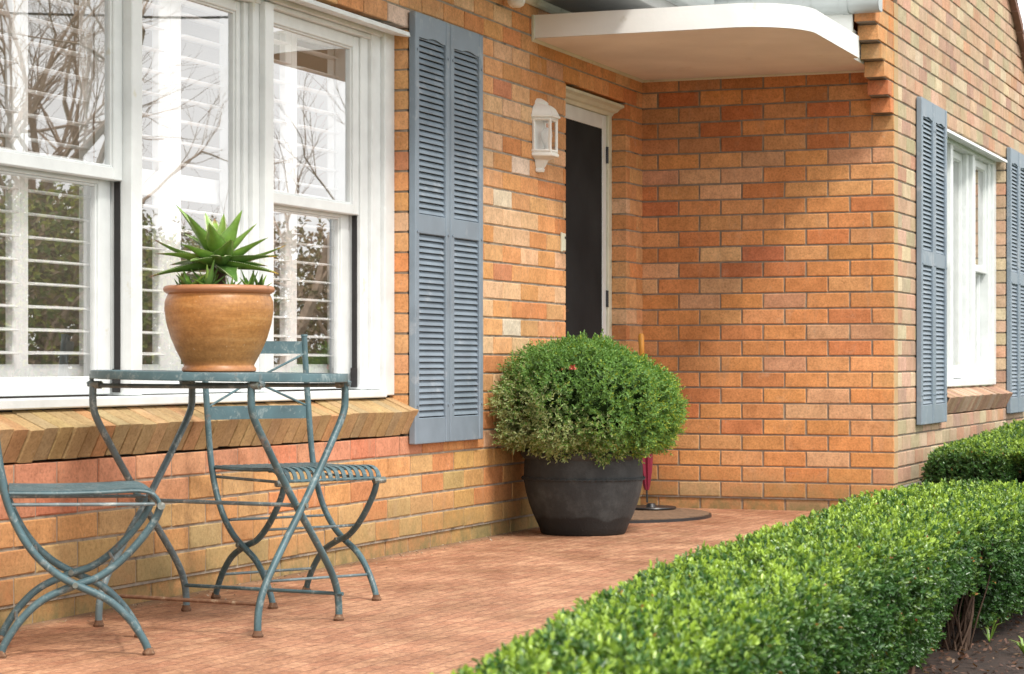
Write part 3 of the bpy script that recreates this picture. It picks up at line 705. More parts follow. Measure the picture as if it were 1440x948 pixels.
# --- wall lantern (half hexagon)
lx, lz = 10.47, 1.728
lan = thing('wall_lantern', 'white half-hexagon wall lantern with clear glass mounted on the brick left of the door', 'lantern', (lx, NA, lz))
def hexa(w, d, z): return [(-w, -.001, z), (-w * .55, -d, z), (w * .55, -d, z), (w, -.001, z)]
def hstack(b, prof):
    b.loft([hexa(w, d, z) for w, d, z in prof], closed=True)
b = MB(); hstack(b, [(.016, .012, 0), (.03, .026, .004), (.034, .030, .016), (.028, .026, .022), (.036, .034, .034), (.044, .044, .056), (.046, .046, .060), (.068, .070, .070), (.086, .090, .078), (.088, .092, .084), (.088, .092, .090), (.082, .086, .094)])
b.build('base', M['lantern'], lan, smooth=28)
b = MB()
zb_, zt_ = .094, .262; H = hexa(.082, .086, 0)
for i in range(4):
    x, y, _ = H[i]; b.box(x - .007 + (.007 if i == 0 else -.007 if i == 3 else 0), x + .007 + (.007 if i == 0 else -.007 if i == 3 else 0), y + (-.012 if i in (0, 3) else 0) , y + (.0 if i in (0, 3) else .013), zb_, zt_, .002)
for i in range(3):
    (xa, ya, _), (xb, yb, _) = H[i], H[i + 1]; cx_, cy_ = (xa + xb) / 2, (ya + yb) / 2
    b.tube([(xa, ya + .004, zb_ + .008), (xb, yb + .004, zb_ + .008)], .008, 4); b.tube([(xa, ya + .004, zt_ - .006), (xb, yb + .004, zt_ - .006)], .008, 4)
b.box(-.082, .082, -.004, -.001, zb_, zt_)
b.build('cage', M['lantern'], lan)
b = MB(); Hg = [(x * .97, y * .97 + .002, z) for x, y, z in H]
for i in range(3):
    (xa, ya, _), (xb, yb, _) = Hg[i], Hg[i + 1]; b.add([(xa, ya, zb_ + .004), (xb, yb, zb_ + .004), (xb, yb, zt_ - .004), (xa, ya, zt_ - .004)], [(0, 1, 2, 3)])
b.build('lantern_glass', M['lamp_glass'], lan)
b = MB(); b.lathe([(0.0, .0), (.014, .002), (.014, .03), (.016, .036), (.024, .055), (.029, .078), (.027, .098), (.016, .114), (0, .12)], 20, 0, -.046, z0=.10)
b.build('bulb', simple('frosted bulb', (0.75, 0.76, 0.74), 0.2), lan, smooth=True)
b = MB(); hstack(b, [(.084, .088, .262), (.094, .098, .266), (.095, .099, .274), (.088, .092, .280), (.084, .087, .294), (.074, .077, .312), (.058, .06, .326), (.044, .045, .333), (.046, .047, .338), (.040, .040, .346), (.030, .030, .354), (.016, .016, .362)])
b.build('lantern_cap', M['lantern'], lan, smooth=28)

# --- small round fitting under the eave
b = MB(); b.lathe([(0, -.03), (.02, -.03), (.034, -.022), (.042, -.006), (.044, .03), (.044, .06), (0, .06)], 24)
b.tube([(0, 0, .03), (0, .075, .03)], .02, 12)
o = b.build('security_light', M['lantern'], None, smooth=True); o.location = (9.98, NA - .075, 2.49); tag(o, 'small round white fitting on the brick wall just under the eave', 'wall fitting')

# ------------------------------------------------------------------ doormat, tray, umbrella
b = MB(); r = .58; n = 40
arc = [(r * math.cos(a), -r * math.sin(a) ** .98) for a in np.linspace(0, PI, n)]
b.prism(arc, 2, 0.0, 0.014)
mat_ = b.build('doormat', M['blackmetal']); mat_.location = (11.37, 3.868, 0.0); tag(mat_, 'half-round brown doormat with black rubber edge in front of the door', 'doormat')
b = MB(); b.prism([(x * .965, y * .965 - .008) for x, y in arc], 2, 0.0145, 0.019); b.build('coir_pile', M['coir'], mat_)
b = MB(); b.lathe([(0, .002), (.13, .002), (.135, .008), (.132, .014), (.12, .012), (.03, .012), (.022, .03), (.014, .032), (0, .032)], 36)
o = b.build('umbrella_tray', M['blackmetal'], smooth=30); o.location = (11.72, 3.70, .019); tag(o, 'flat black round stand base under the maroon umbrella tip', 'umbrella stand')
um = thing('umbrella', 'closed maroon umbrella with wooden handle standing in the corner behind the planter', 'umbrella', (11.76, 3.735, .05))
T = Vector((.03, .045, .91))
b = MB(); b.tube([(0, 0, 0), T * .86], .004, 8); b.tube([(0, 0, 0), T * .09], .0055, 8); b.build('shaft', M['blackmetal'], um)
b = MB(); rings = []
for t, r in ((.075, .010), (.10, .017), (.18, .028), (.26, .034), (.34, .036), (.45, .034), (.60, .026), (.72, .016), (.78, .010)):
    c_ = T * t; rings.append([(c_.x + r * (1 + .22 * math.cos(8 * a + 5 * t)) * math.cos(a), c_.y + r * (1 + .22 * math.cos(8 * a + 5 * t)) * math.sin(a), c_.z) for a in np.linspace(0, 2 * PI, 41)[:-1]])
b.loft(rings); b.build('canopy', M['maroon'], um, smooth=True)
b = MB(); b.tube([T * .85, T * .86, T * .93, T * .985, T * 1.0], [.009, .0145, .0155, .0165, .011], 14); b.build('handle', M['wood'], um, smooth=True)

# ------------------------------------------------------------------ bistro table
def foot(b, x, y, r=.013): b.lathe([(0, 0), (r * 1.2, 0), (r * 1.35, .006), (r * 1.05, .012), (r * .9, .02), (0, .02)], 12, x, y)
tab = thing('bistro_table', 'round blue-grey metal folding table with crossed legs holding the terracotta pot', 'table', (6.235, 3.352, 0), math.radians(-7))
R = .392; TZ = .772
tl = lambda x, y: -.016 * (x * math.cos(math.radians(-62)) + y * math.sin(math.radians(-62)))
b = MB(); n = 72
prof = [(0, TZ - .0025), (R - .006, TZ - .0025), (R - .004, TZ), (R - .001, TZ - .001), (R, TZ - .003), (R, TZ - .024), (R - .0015, TZ - .026), (R - .003, TZ - .024), (R - .003, TZ - .006), (0, TZ - .006)]
b.lathe(prof, n); b.v = [(x, y, z + tl(x, y)) for x, y, z in b.v]
b.build('tabletop', M['metal'], tab, smooth=30)
LP = [(-.235, .742), (-.237, .70), (-.233, .66), (-.212, .622), (-.166, .565), (-.105, .492), (0, .371), (.092, .274), (.172, .185), (.213, .13), (.233, .085), (.24, .04), (.24, 0)]
for yy, mt in ((-.29, 'metal'), (.29, 'metal_worn')):
    for sx in (-1, 1):
        b = MB(); off = .0125 * sx
        b.tube(smoothpath([(sx * x, yy + off, z) for x, z in LP], 5), .0112, 10); 
        lg = b.build('leg', M[mt], tab, smooth=True); b = MB(); foot(b, sx * .24, yy + off); b.build('foot_cap', M['rust'], lg, smooth=True)
    b = MB(); b.tube([(0, yy - .028, .371), (0, yy + .028, .371)], .008, 10)
    b.build('pivot', M['joint'], tab, smooth=True)
b = MB(); b.tube([(0, -.29, .371), (0, .29, .371)], .0062, 8); b.build('stretcher', M['metal_worn'], tab, smooth=True)
b = MB(); b.tube([(.228, -.30, .085), (.228, .30, .085)], .006, 8); b.build('stretcher', M['metal'], tab, smooth=True)
b = MB(); b.tube([(-.228, -.30, .095), (-.228, .30, .095)], .006, 8); b.build('stretcher', M['rust'], tab, smooth=True)
for sx in (-1, 1):
    b = MB(); b.tube(smoothpath([(sx * .235, -.308, .766), (sx * .235, -.308, .744), (sx * .235, -.298, .732), (sx * .235, 0, .730), (sx * .235, .298, .732), (sx * .235, .308, .744), (sx * .235, .308, .766)], 4), .0068, 8); b.build('support_rail', M['metal_worn'], tab, smooth=True)
for sx in (-1, 1):
    for yy in (-.29, .29):
        b = MB(); b.tube([(sx * .235, yy - .016, .733), (sx * .235, yy + .016, .733)], .0125, 10); b.build('bracket', M['joint'], tab, smooth=True)

# ------------------------------------------------------------------ chairs
U1 = [(-.245, .895), (-.235, .78), (-.215, .62), (-.195, .48), (-.165, .38), (-.118, .295), (-.06, .235), (0, .197), (.085, .155), (.145, .10), (.188, .035), (.198, 0)]
U2 = [(.232, .405), (.215, .365), (.172, .307), (.118, .252), (.06, .212), (0, .192), (-.085, .155), (-.145, .10), (-.188, .035), (-.198, 0)]
def make_chair(label, loc, rz):
    t = thing('bistro_chair', label, 'chair', loc, rz, 'folding metal chairs at the bistro table')
    for sx in (-1, 1):
        x = sx * .205
        b = MB(); b.tube(smoothpath([(x, y, z) for y, z in U1], 5), .0108, 10); 
        b.tube([(x, -.245, .893), (x, -.2455, .900)], [.0135, .012], 10); lg = b.build('back_leg', M['metal'], t, smooth=True); b = MB(); foot(b, x, .198); b.build('foot_cap', M['rust'], lg, smooth=True)
        b = MB(); x2 = sx * .183; b.tube(smoothpath([(x2, y, z) for y, z in U2], 5), .0108, 10); 
        lg = b.build('front_leg', M['metal'], t, smooth=True); b = MB(); foot(b, x2, -.198); b.build('foot_cap', M['rust'], lg, smooth=True)
        b = MB(); b.tube([(sx * .17, 0, .195), (sx * .222, 0, .195)], .008, 8); b.build('pivot', M['joint'], t, smooth=True)
        b = MB(); b.tube([(sx * .17, .232, .405), (sx * .215, .232, .408)], .011, 8); b.build('pivot', M['joint'], t, smooth=True)
    # seat: bent steel strips over rails
    sp = [(-.175, .452), (-.05, .450), (.08, .452), (.16, .455), (.200, .450), (.222, .434), (.230, .410)]
    b = MB(); n = 15
    for i in range(n):
        x = -.192 + .384 * i / (n - 1); hw = .0078
        path = smoothpath([(x, y, z) for y, z in sp], 4); rings = []
        for k, p in enumerate(path):
            tt = (path[min(k + 1, len(path) - 1)] - path[max(k - 1, 0)]).normalized(); nn = Vector((0, -tt.z, tt.y)) * .0016
            rings.append([(x - hw, p.y + nn.y, p.z + nn.z), (x + hw, p.y + nn.y, p.z + nn.z), (x + hw, p.y - nn.y, p.z - nn.z), (x - hw, p.y - nn.y, p.z - nn.z)])
        b.loft(rings)
    b.build('seat', M['metal'], t)
    b = MB()
    for yy, zz in ((-.172, .444), (.0, .444), (.165, .446), (.226, .414)): b.tube([(-.20, yy, zz), (.20, yy, zz)], .0055, 8)
    for sx in (-1, 1): b.tube(smoothpath([(sx * .198, y, z - .006) for y, z in sp], 4), .0055, 8)
    b.build('seat_frame', M['metal'], t, smooth=True)
    b = MB()
    for sx in (-1, 1): b.tube([(sx * .196, -.188, .415), (sx * .196, .215, .412)], .005, 8)
    b.tube([(-.19, -.10, .272), (.19, -.10, .272)], .0045, 8); b.tube([(-.19, .11, .25), (.19, .11, .25)], .0045, 8)
    b.tube([(-.2, .155, .085), (.2, .155, .085)], .0048, 8); b.tube([(-.18, -.155, .085), (.18, -.155, .085)], .0048, 8)
    b.build('stretcher', M['metal_worn'], t, smooth=True)
    # back slats, bowed backwards, and crossed rods between them
    def slat(z0, z1, y0):
        b = MB(); rings = []
        for x in np.linspace(-.2, .2, 15):
            yy = y0 - .028 * (1 - (x / .2) ** 2)
            rings.append([(x, yy - .0016, z0), (x, yy + .0016, z0), (x, yy + .0016 - .004, z1), (x, yy - .0016 - .004, z1)])
        b.loft(rings); b.build('back_slat', M['metal'], t, smooth=50)
    slat(.832, .876, -.240); slat(.606, .652, -.215)
    b = MB(); b.tube([(-.2, -.219, .65), (0, -.262, .74), (.2, -.238, .832)], .0042, 8); b.tube([(.2, -.219, .65), (0, -.254, .74), (-.2, -.238, .832)], .0042, 8)
    b.build('back_rod', M['metal'], t, smooth=True)
    return t
def face(fx, fy): return math.atan2(-fx, fy)
make_chair('blue-grey metal chair cut off by the left edge, nearest the camera', (5.555, 3.452, 0), face(.55, -.83))
make_chair('blue-grey metal chair behind the table, its slatted seat showing right of the table legs', (6.955, 3.462, 0), face(-.51, -.86))

# ------------------------------------------------------------------ terracotta pot with aloe
pot = thing('potted_aloe', 'brown glazed terracotta pot with spiky green aloe standing on the metal table', 'potted plant', (6.215, 3.345, TZ - .0005), math.radians(-69))
b = MB(); b.lathe([(0, .0), (.108, .0), (.113, .004), (.113, .012), (.108, .017), (.107, .022), (.114, .035), (.130, .065), (.147, .105), (.160, .15), (.166, .19), (.165, .215), (.158, .232), (.155, .238), (.160, .240), (.168, .246), (.170, .253), (.167, .260), (.160, .263), (.150, .261), (.147, .252), (.147, .23), (.140, .20)], 96)
b.build('pot', M['terracotta'], pot, smooth=50)
b = MB(); b.lathe([(0, .243), (.05, .246), (.10, .238), (.148, .238)], 32); b.build('soil', M['soil'], pot, smooth=True)
GR = [(0.105, 0.215, 0.035), (0.15, 0.28, 0.045), (0.075, 0.16, 0.032), (0.19, 0.32, 0.06)]
def aloe_leaf(b, base, tip, w, sag=0.0, col=GR[0], tipcol=None, up=None, teeth=True):
    base = Vector(base); tip = Vector(tip); L = (tip - base).length; N = 14
    mid = (base + tip) / 2 + Vector((0, 0, sag * L)); d0 = (tip - base).normalized()
    side = d0.cross(Vector(up) if up else Vector((0, 0, 1)))
    if side.length < .15: side = Vector((1, 0, 0))
    side.normalize(); prev = None
    for i in range(N):
        pass
    pts = []
    for i in range(N + 1):
        t = i / N; p = base * (1 - t) ** 2 + mid * 2 * t * (1 - t) + tip * t * t; pts.append(p)
    rings = []; cols = []
    for i, p in enumerate(pts):
        t = i / N; tg = (pts[min(i + 1, N)] - pts[max(i - 1, 0)]).normalized(); nn = side.cross(tg).normalized()
        ww = w * .5 * (1 - t ** 1.6) ** .9 * (0.86 + .3 * math.sin(PI * min(1, t * 1.6))) + .0006; th = ww * .55
        r = []
        for a in np.linspace(0, 2 * PI, 13)[:-1]:
            ca, sa = math.cos(a), math.sin(a)
            r.append(p + side * (ca * ww) + nn * ((th * .15 * sa + ww * .32 * ca * ca) if sa > 0 else (th * 1.0 * sa + ww * .32 * ca * ca)))
        rings.append(r)
        k = .9 + .25 * t; cc = tuple(c_ * k for c_ in col)
        if tipcol and t > .8: f = min(1, (t - .8) / .1); cc = tuple(a_ * (1 - f) + b_ * f for a_, b_ in zip(cc, tipcol))
        cols.append(cc)
    for i in range(N): b.loft([rings[i], rings[i + 1]], cap=(i in (0, N - 1)), col=cols[i])
    if teeth:
        for i in range(1, N - 1):
            for f in (0.0, .5):
                for sg, ix in ((1, 0), (-1, 6)):
                    p = rings[i][ix].lerp(rings[i + 1][ix], f); tg = (pts[i + 1] - pts[i]).normalized()
                    s_ = .0030
                    b.add([p - tg * s_ * .8, p + tg * s_ * .8, p + side * sg * s_ * 1.5 + tg * s_ * .8, p + side.cross(tg) * .0012], [(0, 1, 2), (0, 3, 2), (1, 3, 2)], col=(.55, .62, .36))
b = MB(); K = 1 / 463.
cu, cv, cz = 303, 357, .363
def T_(u, v, dep): return ((u - 305) * K, dep, cz + (cv - v) * K)
yel = (.75, .48, .04); brn = (.25, .12, .06)
LV = [((240, 286), .05, .040, .02, 1, None), ((265, 304), -.09, .052, -.02, 0, None), ((281, 297), .07, .036, .02, 3, None), ((291, 304), .12, .040, .0, 3, brn), ((340, 297), -.04, .054, .01, 1, None),
      ((357, 314), .03, .040, .02, 3, None), ((377, 336), -.05, .040, .05, 1, None), ((247, 326), .12, .030, .05, 2, None), ((215, 338), -.04, .040, -.07, 0, brn), ((399, 345), .02, .030, -.07, 1, yel),
      ((214, 393), -.12, .046, .07, 2, brn), ((376, 376), -.04, .036, .07, 0, brn), ((394, 388), -.10, .040, .07, 0, yel), ((331, 341), -.15, .046, .0, 0, None), ((320, 366), -.17, .046, .10, 2, None), ((338, 400), -.13, .052, .06, 2, None),
      ((222, 360), -.10, .042, .10, 1, brn), ((392, 364), -.10, .036, .09, 2, yel), ((262, 348), -.18, .040, .06, 1, None),
      ((228, 372), .10, .040, .09, 2, brn), ((386, 358), .08, .034, .05, 0, None), ((300, 318), -.15, .046, .0, 1, None), ((275, 372), -.17, .044, .10, 0, None), ((310, 300), .03, .038, .0, 3, None),
      ((250, 384), .13, .036, .09, 2, brn), ((365, 372), .12, .030, .08, 2, None)]
for (u, v), dep, w, sag, ci, tc in LV:
    tip = T_(u, v, dep); d = Vector((tip[0], tip[1], 0)); d = d.normalized() * .012 if d.length > 0 else d
    aloe_leaf(b, (d.x, d.y, cz - .012 + (.01 if v < 330 else -.02)), tip, w * 1.28, sag, GR[ci], tc)
b.build('aloe_leaves', M['aloe'], pot, smooth=60)
b = MB(); b.tube([(0, 0, .23), (0, 0, .30), (.002, 0, .36)], [.022, .02, .016], 10); b.build('stem', M['twig'], pot, smooth=True)
b = MB()
for (bx, by, hh, n, L) in ((-.075, -.085, .262, 7, .075), (-.02, -.10, .262, 8, .085), (.10, -.06, .26, 6, .06), (.125, -.02, .258, 5, .055), (.05, -.115, .255, 5, .05), (-.11, -.03, .258, 5, .05)):
    for i in range(n):
        a = 2 * PI * i / n + random.uniform(-.3, .3); el = random.uniform(.35, 1.25); L_ = L * random.uniform(.7, 1.1)
        tip = (bx + math.cos(a) * math.cos(el) * L_, by + math.sin(a) * math.cos(el) * L_, hh + math.sin(el) * L_)
        aloe_leaf(b, (bx, by, hh - .012), tip, .017 * L_ / .06, .02, random.choice(GR), None, teeth=False)
b.build('offshoot', M['aloe'], pot, smooth=60)
b = MB()
for i in range(70):
    a = random.uniform(0, 6.28); r = .14 * math.sqrt(random.random()); x, y = r * math.cos(a), r * math.sin(a); q = random.uniform(.006, .014); a2 = random.uniform(0, 6.28)
    c_ = random.choice([(.25, .13, .07), (.35, .22, .14), (.15, .08, .05)])
    b.add([(x - q * math.cos(a2), y - q * math.sin(a2), .248), (x + .4 * q * math.sin(a2), y - .4 * q * math.cos(a2), .25 + q), (x + q * math.cos(a2), y + q * math.sin(a2), .25 + q * .4), (x - .4 * q * math.sin(a2), y + .4 * q * math.cos(a2), .249)], [(0, 1, 2, 3)], col=c_)
o = b.build('dry_litter', M['leaf_far'], pot); o['kind'] = 'stuff'

# ------------------------------------------------------------------ black planter with round shrub
PX, PY = 10.17, 3.545
pl = thing('planter_with_shrub', 'large black clay planter holding a round variegated green shrub beside the door', 'planter', (PX, PY, 0))
b = MB(); b.lathe([(0, .0), (.192, .0), (.199, .006), (.212, .04), (.235, .09), (.256, .145), (.271, .20), (.279, .245), (.280, .268), (.279, .30), (.277, .34), (.276, .352), (.288, .362), (.296, .376), (.292, .392), (.278, .398), (.262, .394), (.258, .37), (.25, .34)], 96)
rope = []
for i in range(97):
    a = 2 * PI * i / 96; rope.append((math.cos(a) * .281, math.sin(a) * .281, .262))
b.tube(rope, .0065, 8, cap=False)
for i in range(72):
    a = 2 * PI * i / 72; da = .055
    b.tube([(math.cos(a - da) * .286, math.sin(a - da) * .286, .255), (math.cos(a) * .290, math.sin(a) * .290, .262), (math.cos(a + da) * .286, math.sin(a + da) * .286, .269)], [.002, .003, .002], 6)
b.build('pot', M['planter'], pl, smooth=50)
b = MB(); b.lathe([(0, .37), (.26, .365)], 32); b.build('soil', M['soil'], pl)
b = MB()
for i in range(26):
    a = random.uniform(0, 6.28); r = random.uniform(0, .08); e1 = random.uniform(.12, .34)
    b.tube(smoothpath([(r * math.cos(a), r * math.sin(a), .36), (e1 * .5 * math.cos(a), e1 * .5 * math.sin(a), .47), (e1 * math.cos(a + .3), e1 * .9 * math.sin(a + .3), random.uniform(.5, .75))], 3), [.006] * 3 + [.005] * 2 + [.003] * 2, 5)
b.build('stem', M['twig'], pl, smooth=True)
def shrub_points(n):
    d = unit(rng.normal(size=(n, 3)))
    # superellipsoid, flattened underneath, pressed against the wall
    rx, ry, rz = .46, .415, .288
    p = 2.5; k = (np.abs(d[:, 0] / rx) ** p + np.abs(d[:, 1] / ry) ** p + np.abs(d[:, 2] / rz) ** p) ** (-1 / p)
    lump = .975 + .10 * lum_noise(d, 4.2, 3) + .06 * lum_noise(d, 9, 5) + rng.exponential(.02, len(d))
    P = d * (k * lump)[:, None]; P[:, 2] = np.where(P[:, 2] < 0, P[:, 2] * .80, P[:, 2])
    sd_ = P[:, 0] * .3584 - P[:, 1] * .9336; P[:, 2] = np.where(P[:, 2] > 0, P[:, 2] * (1 - .34 * np.clip((sd_ - .05) / .35, 0, 1)), P[:, 2])
    return P + np.array([-.03, -.035, .590]), d
P, d = shrub_points(13500)
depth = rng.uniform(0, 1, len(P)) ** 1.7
P2 = P - d * (depth * .10)[:, None]
keep = (P2[:, 1] + PY < 3.85) & ~((np.hypot(P2[:, 0], P2[:, 1]) < .27) & (P2[:, 2] < .40))
P2, d2, dp = P2[keep], d[keep], depth[keep]
A = unit(d2 + rng.normal(size=d2.shape) * .45 + np.array([0, 0, .25]))
side = P2[:, 0] * .3584 - P2[:, 1] * .9336
vari = np.clip(.22 - side * 2.2 - (P2[:, 2] - .58) * 2.2 + .35 * lum_noise(P2, 7, 9), 0, 1)
yell = np.clip((side + .12) * 1.6 + .4 * lum_noise(P2, 12, 2) - .05, 0, 1)
def colf(n, m, j, T):
    g = np.array([.085, .19, .045]); g2 = np.array([.20, .36, .08]); cream = np.array([.50, .52, .28]); ye = np.array([.42, .47, .05])
    t = rng.uniform(0, 1, (n, m, 1)); c = g + (g2 - g) * t
    tipw = (j / m)[..., None] * np.ones((n, m, 1))
    rv = rng.uniform(0, 1, (n, m, 1)); c = np.where(rv < (vari[:, None, None] * .75), c * .35 + cream * .65, c)
    ry = rng.uniform(0, 1, (n, m, 1)); c = np.where(ry < (yell[:, None, None] * .5 * tipw), c * .3 + ye * .7, c)
    return c * (1.15 - .75 * dp[:, None, None])  # leaf colour falls with depth, standing in for shade inside the shrub
v, q, k = sprigs(P2, A, 8, .042, .0185, .0082, colf, (.35, 1.2))
# dark inner mass so that nothing shows straight through
raw_mesh('foliage', v, q, k, M['leaf2'], pl)
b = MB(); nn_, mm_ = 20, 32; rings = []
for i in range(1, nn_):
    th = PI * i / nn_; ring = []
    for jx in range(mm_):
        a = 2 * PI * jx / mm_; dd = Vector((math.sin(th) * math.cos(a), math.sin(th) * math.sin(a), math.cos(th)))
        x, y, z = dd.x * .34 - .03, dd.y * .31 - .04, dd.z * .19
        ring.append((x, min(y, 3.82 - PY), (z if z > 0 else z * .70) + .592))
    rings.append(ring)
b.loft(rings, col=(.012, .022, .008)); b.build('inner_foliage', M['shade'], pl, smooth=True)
b = MB()
for i in range(26):
    a = random.uniform(0, 6.28); e_ = random.uniform(-.3, 1.3); q_ = .017; c_ = Vector((-.43, -.10, .775))
    dd = Vector((math.cos(a) * math.cos(e_), math.sin(a) * math.cos(e_), math.sin(e_))); s_ = dd.orthogonal().normalized() * q_ * .4
    b.add([c_, c_ + dd * q_ * .6 + s_, c_ + dd * q_ * 1.3, c_ + dd * q_ * .6 - s_], [(0, 1, 2, 3)])
b.build('flower', M['flower'], pl)

# ------------------------------------------------------------------ box hedges
def hedge_surface(n, xr, back, front, ht, end_round=.22, base_in=.10, zlo=.02, seed=1, dens=None):
    """sample points and normals on a clipped hedge running along X"""
    x = xr[0] + (xr[1] - xr[0]) * (dens(rng.uniform(0, 1, n)) if dens else rng.uniform(0, 1, n))
    bk = np.interp(x, *back); fr = np.interp(x, *front); h = np.interp(x, *ht)
    # taper the ends
    e_ = np.minimum(x - xr[0], xr[1] - x); k = np.sqrt(np.clip(1 - np.clip(1 - e_ / end_round, 0, 1) ** 2, 0.02, 1))
    c = (bk + fr) / 2; w = (bk - fr) / 2 * k
    s = rng.uniform(0, 1, n); per = 2 * h + 2 * w; pos = s * per
    y = np.where(pos < h, c - w, np.where(pos < h + 2 * w, c - w + (pos - h), c + w))
    z = np.where(pos < h, pos, np.where(pos < h + 2 * w, h, per - pos))
    # superellipse rounding of the section
    u = (y - c) / np.maximum(w, .01); v = (z - h * .5) / (h * .5); p = 5.0
    rr = (np.abs(u) ** p + np.abs(v) ** p) ** (-1 / p); u2, v2 = u * rr, np.where(v > 0, v * rr, v)
    Y = c + u2 * w; Zz = h * .5 + v2 * h * .5
    inn = np.clip(1 - Zz / .25, 0, 1) * base_in; Y = Y - np.sign(u2) * inn * np.abs(u2)
    ny = np.sign(u2) * np.abs(u2) ** 3; nz = np.where(v2 > 0, np.abs(v2) ** 3, -.1); nx = np.where(x - xr[0] < end_round, -(1 - (x - xr[0]) / end_round), 0) + np.where(xr[1] - x < end_round, (1 - (xr[1] - x) / end_round), 0)
    Nn = unit(np.stack([nx * .9, ny, nz], 1) + 1e-6)
    P = np.stack([x, Y, Zz], 1)
    lump = lum_noise(P, 5.5, seed) * .018 + lum_noise(P, 14, seed + 1) * .012
    P = P + Nn * lump[:, None]
    return P[P[:, 2] > zlo], Nn[P[:, 2] > zlo]
def hedge(root, n, m, L, W, *a, gap=None, core=True, stretch=.024, **kw):
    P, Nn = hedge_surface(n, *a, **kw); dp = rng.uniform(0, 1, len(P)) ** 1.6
    P = P - Nn * (dp * .09)[:, None] + Nn * np.minimum(rng.exponential(.006, (len(P), 1)), .016)
    if gap is not None:
        k = gap(P); P, Nn, dp = P[k], Nn[k], dp[k]
    A = unit(Nn + rng.normal(size=P.shape) * .5 + np.array([0, 0, .35]))
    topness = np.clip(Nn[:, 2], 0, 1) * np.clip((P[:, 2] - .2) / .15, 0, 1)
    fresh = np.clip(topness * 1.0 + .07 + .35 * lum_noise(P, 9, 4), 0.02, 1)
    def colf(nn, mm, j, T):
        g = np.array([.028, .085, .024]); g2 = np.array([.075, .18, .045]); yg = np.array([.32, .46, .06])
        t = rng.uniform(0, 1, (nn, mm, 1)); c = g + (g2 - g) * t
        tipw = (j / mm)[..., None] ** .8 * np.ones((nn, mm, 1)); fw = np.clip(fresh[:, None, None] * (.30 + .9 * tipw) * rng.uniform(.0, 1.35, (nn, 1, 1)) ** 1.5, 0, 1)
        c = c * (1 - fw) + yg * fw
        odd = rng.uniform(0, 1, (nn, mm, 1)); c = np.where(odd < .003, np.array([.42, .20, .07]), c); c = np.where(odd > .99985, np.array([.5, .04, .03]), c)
        return c * (1.08 - .78 * dp[:, None, None])  # deeper leaves darkened: shade between sprigs put into the leaf colour
    v, q, k = sprigs(P, A, m, stretch, L, W, colf, (.30, 1.15))
    o = raw_mesh('foliage', v, q, k, M['leaf'], root)
    return P
h1 = thing('hedge', 'long clipped box hedge running along the front edge of the paving', 'hedge', (5.0, 1.2, -.035))
BK = ([1.8, 2.84, 3.36, 4.13, 4.6, 5.36, 6.5, 7.43, 8.1], [1.16, 1.19, 1.27, 1.40, 1.44, 1.47, 1.56, 1.63, 1.63])
FR = ([1.8, 3.0, 3.37, 4.0, 4.8, 5.56, 6.2, 6.45, 6.65, 6.9, 7.3, 8.1], [.80, .90, .95, 1.01, 1.06, 1.04, 1.07, 1.09, 1.06, 1.01, .99, .97])
HT = ([1.8, 3.4, 5, 6.5, 8.1], [.372, .366, .360, .353, .347])
off1 = np.array([5.0, 1.2, -.035])
def local(v): return v
def gapf(P):
    g = (P[:, 0] > 6.30) & (P[:, 0] < 6.80) & (P[:, 2] < .165 + .03 * np.sin(P[:, 0] * 40)) & (P[:, 1] < 1.36)
    return ~g
_rm = raw_mesh
def raw_mesh(name, verts, q, cols, mat, parent=None, sizes=None):
    if parent is not None and parent.name.startswith('hedge'): verts = verts - np.array(parent.location)[None, :]
    return _rm(name, verts, q, cols, mat, parent)
dens = lambda u: u ** 1.25
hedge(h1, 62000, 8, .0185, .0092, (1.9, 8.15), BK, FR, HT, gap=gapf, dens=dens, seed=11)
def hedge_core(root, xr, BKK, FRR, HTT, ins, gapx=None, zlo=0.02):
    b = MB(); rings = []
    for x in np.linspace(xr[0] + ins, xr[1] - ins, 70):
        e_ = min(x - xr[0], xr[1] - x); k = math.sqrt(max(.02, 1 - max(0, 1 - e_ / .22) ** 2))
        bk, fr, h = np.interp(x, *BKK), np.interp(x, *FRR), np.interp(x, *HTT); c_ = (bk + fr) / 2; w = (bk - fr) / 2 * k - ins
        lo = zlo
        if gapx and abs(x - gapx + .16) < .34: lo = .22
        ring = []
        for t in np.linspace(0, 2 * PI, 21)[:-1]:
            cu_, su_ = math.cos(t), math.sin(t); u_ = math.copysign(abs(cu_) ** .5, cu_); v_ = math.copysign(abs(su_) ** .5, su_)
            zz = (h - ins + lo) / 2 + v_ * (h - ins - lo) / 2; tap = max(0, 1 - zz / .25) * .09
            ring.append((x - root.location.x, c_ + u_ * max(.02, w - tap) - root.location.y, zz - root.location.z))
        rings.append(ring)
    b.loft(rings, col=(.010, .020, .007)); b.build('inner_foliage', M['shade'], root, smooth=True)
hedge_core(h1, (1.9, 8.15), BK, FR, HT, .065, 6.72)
b = MB()
def twigs(b, cx, cy, n, spread, h, r0=.008):
    for i in range(n):
        a = random.uniform(0, 6.28); s_ = spread * random.uniform(.3, 1); x, y = cx + random.uniform(-.03, .03), cy + random.uniform(-.03, .03)
        pts = [(x, y, 0), (x + s_ * .3 * math.cos(a) + random.uniform(-.02, .02), y + s_ * .3 * math.sin(a), h * .35), (x + s_ * .6 * math.cos(a + .4), y + s_ * .5 * math.sin(a + .4), h * .7), (x + s_ * math.cos(a), y + s_ * .8 * math.sin(a), h * random.uniform(.9, 1.1))]
        p = smoothpath(pts, 3); b.tube(p, [r0 * (1 - .6 * i_ / len(p)) * (1 if i % 3 else 1.3) for i_ in range(len(p))], 5)
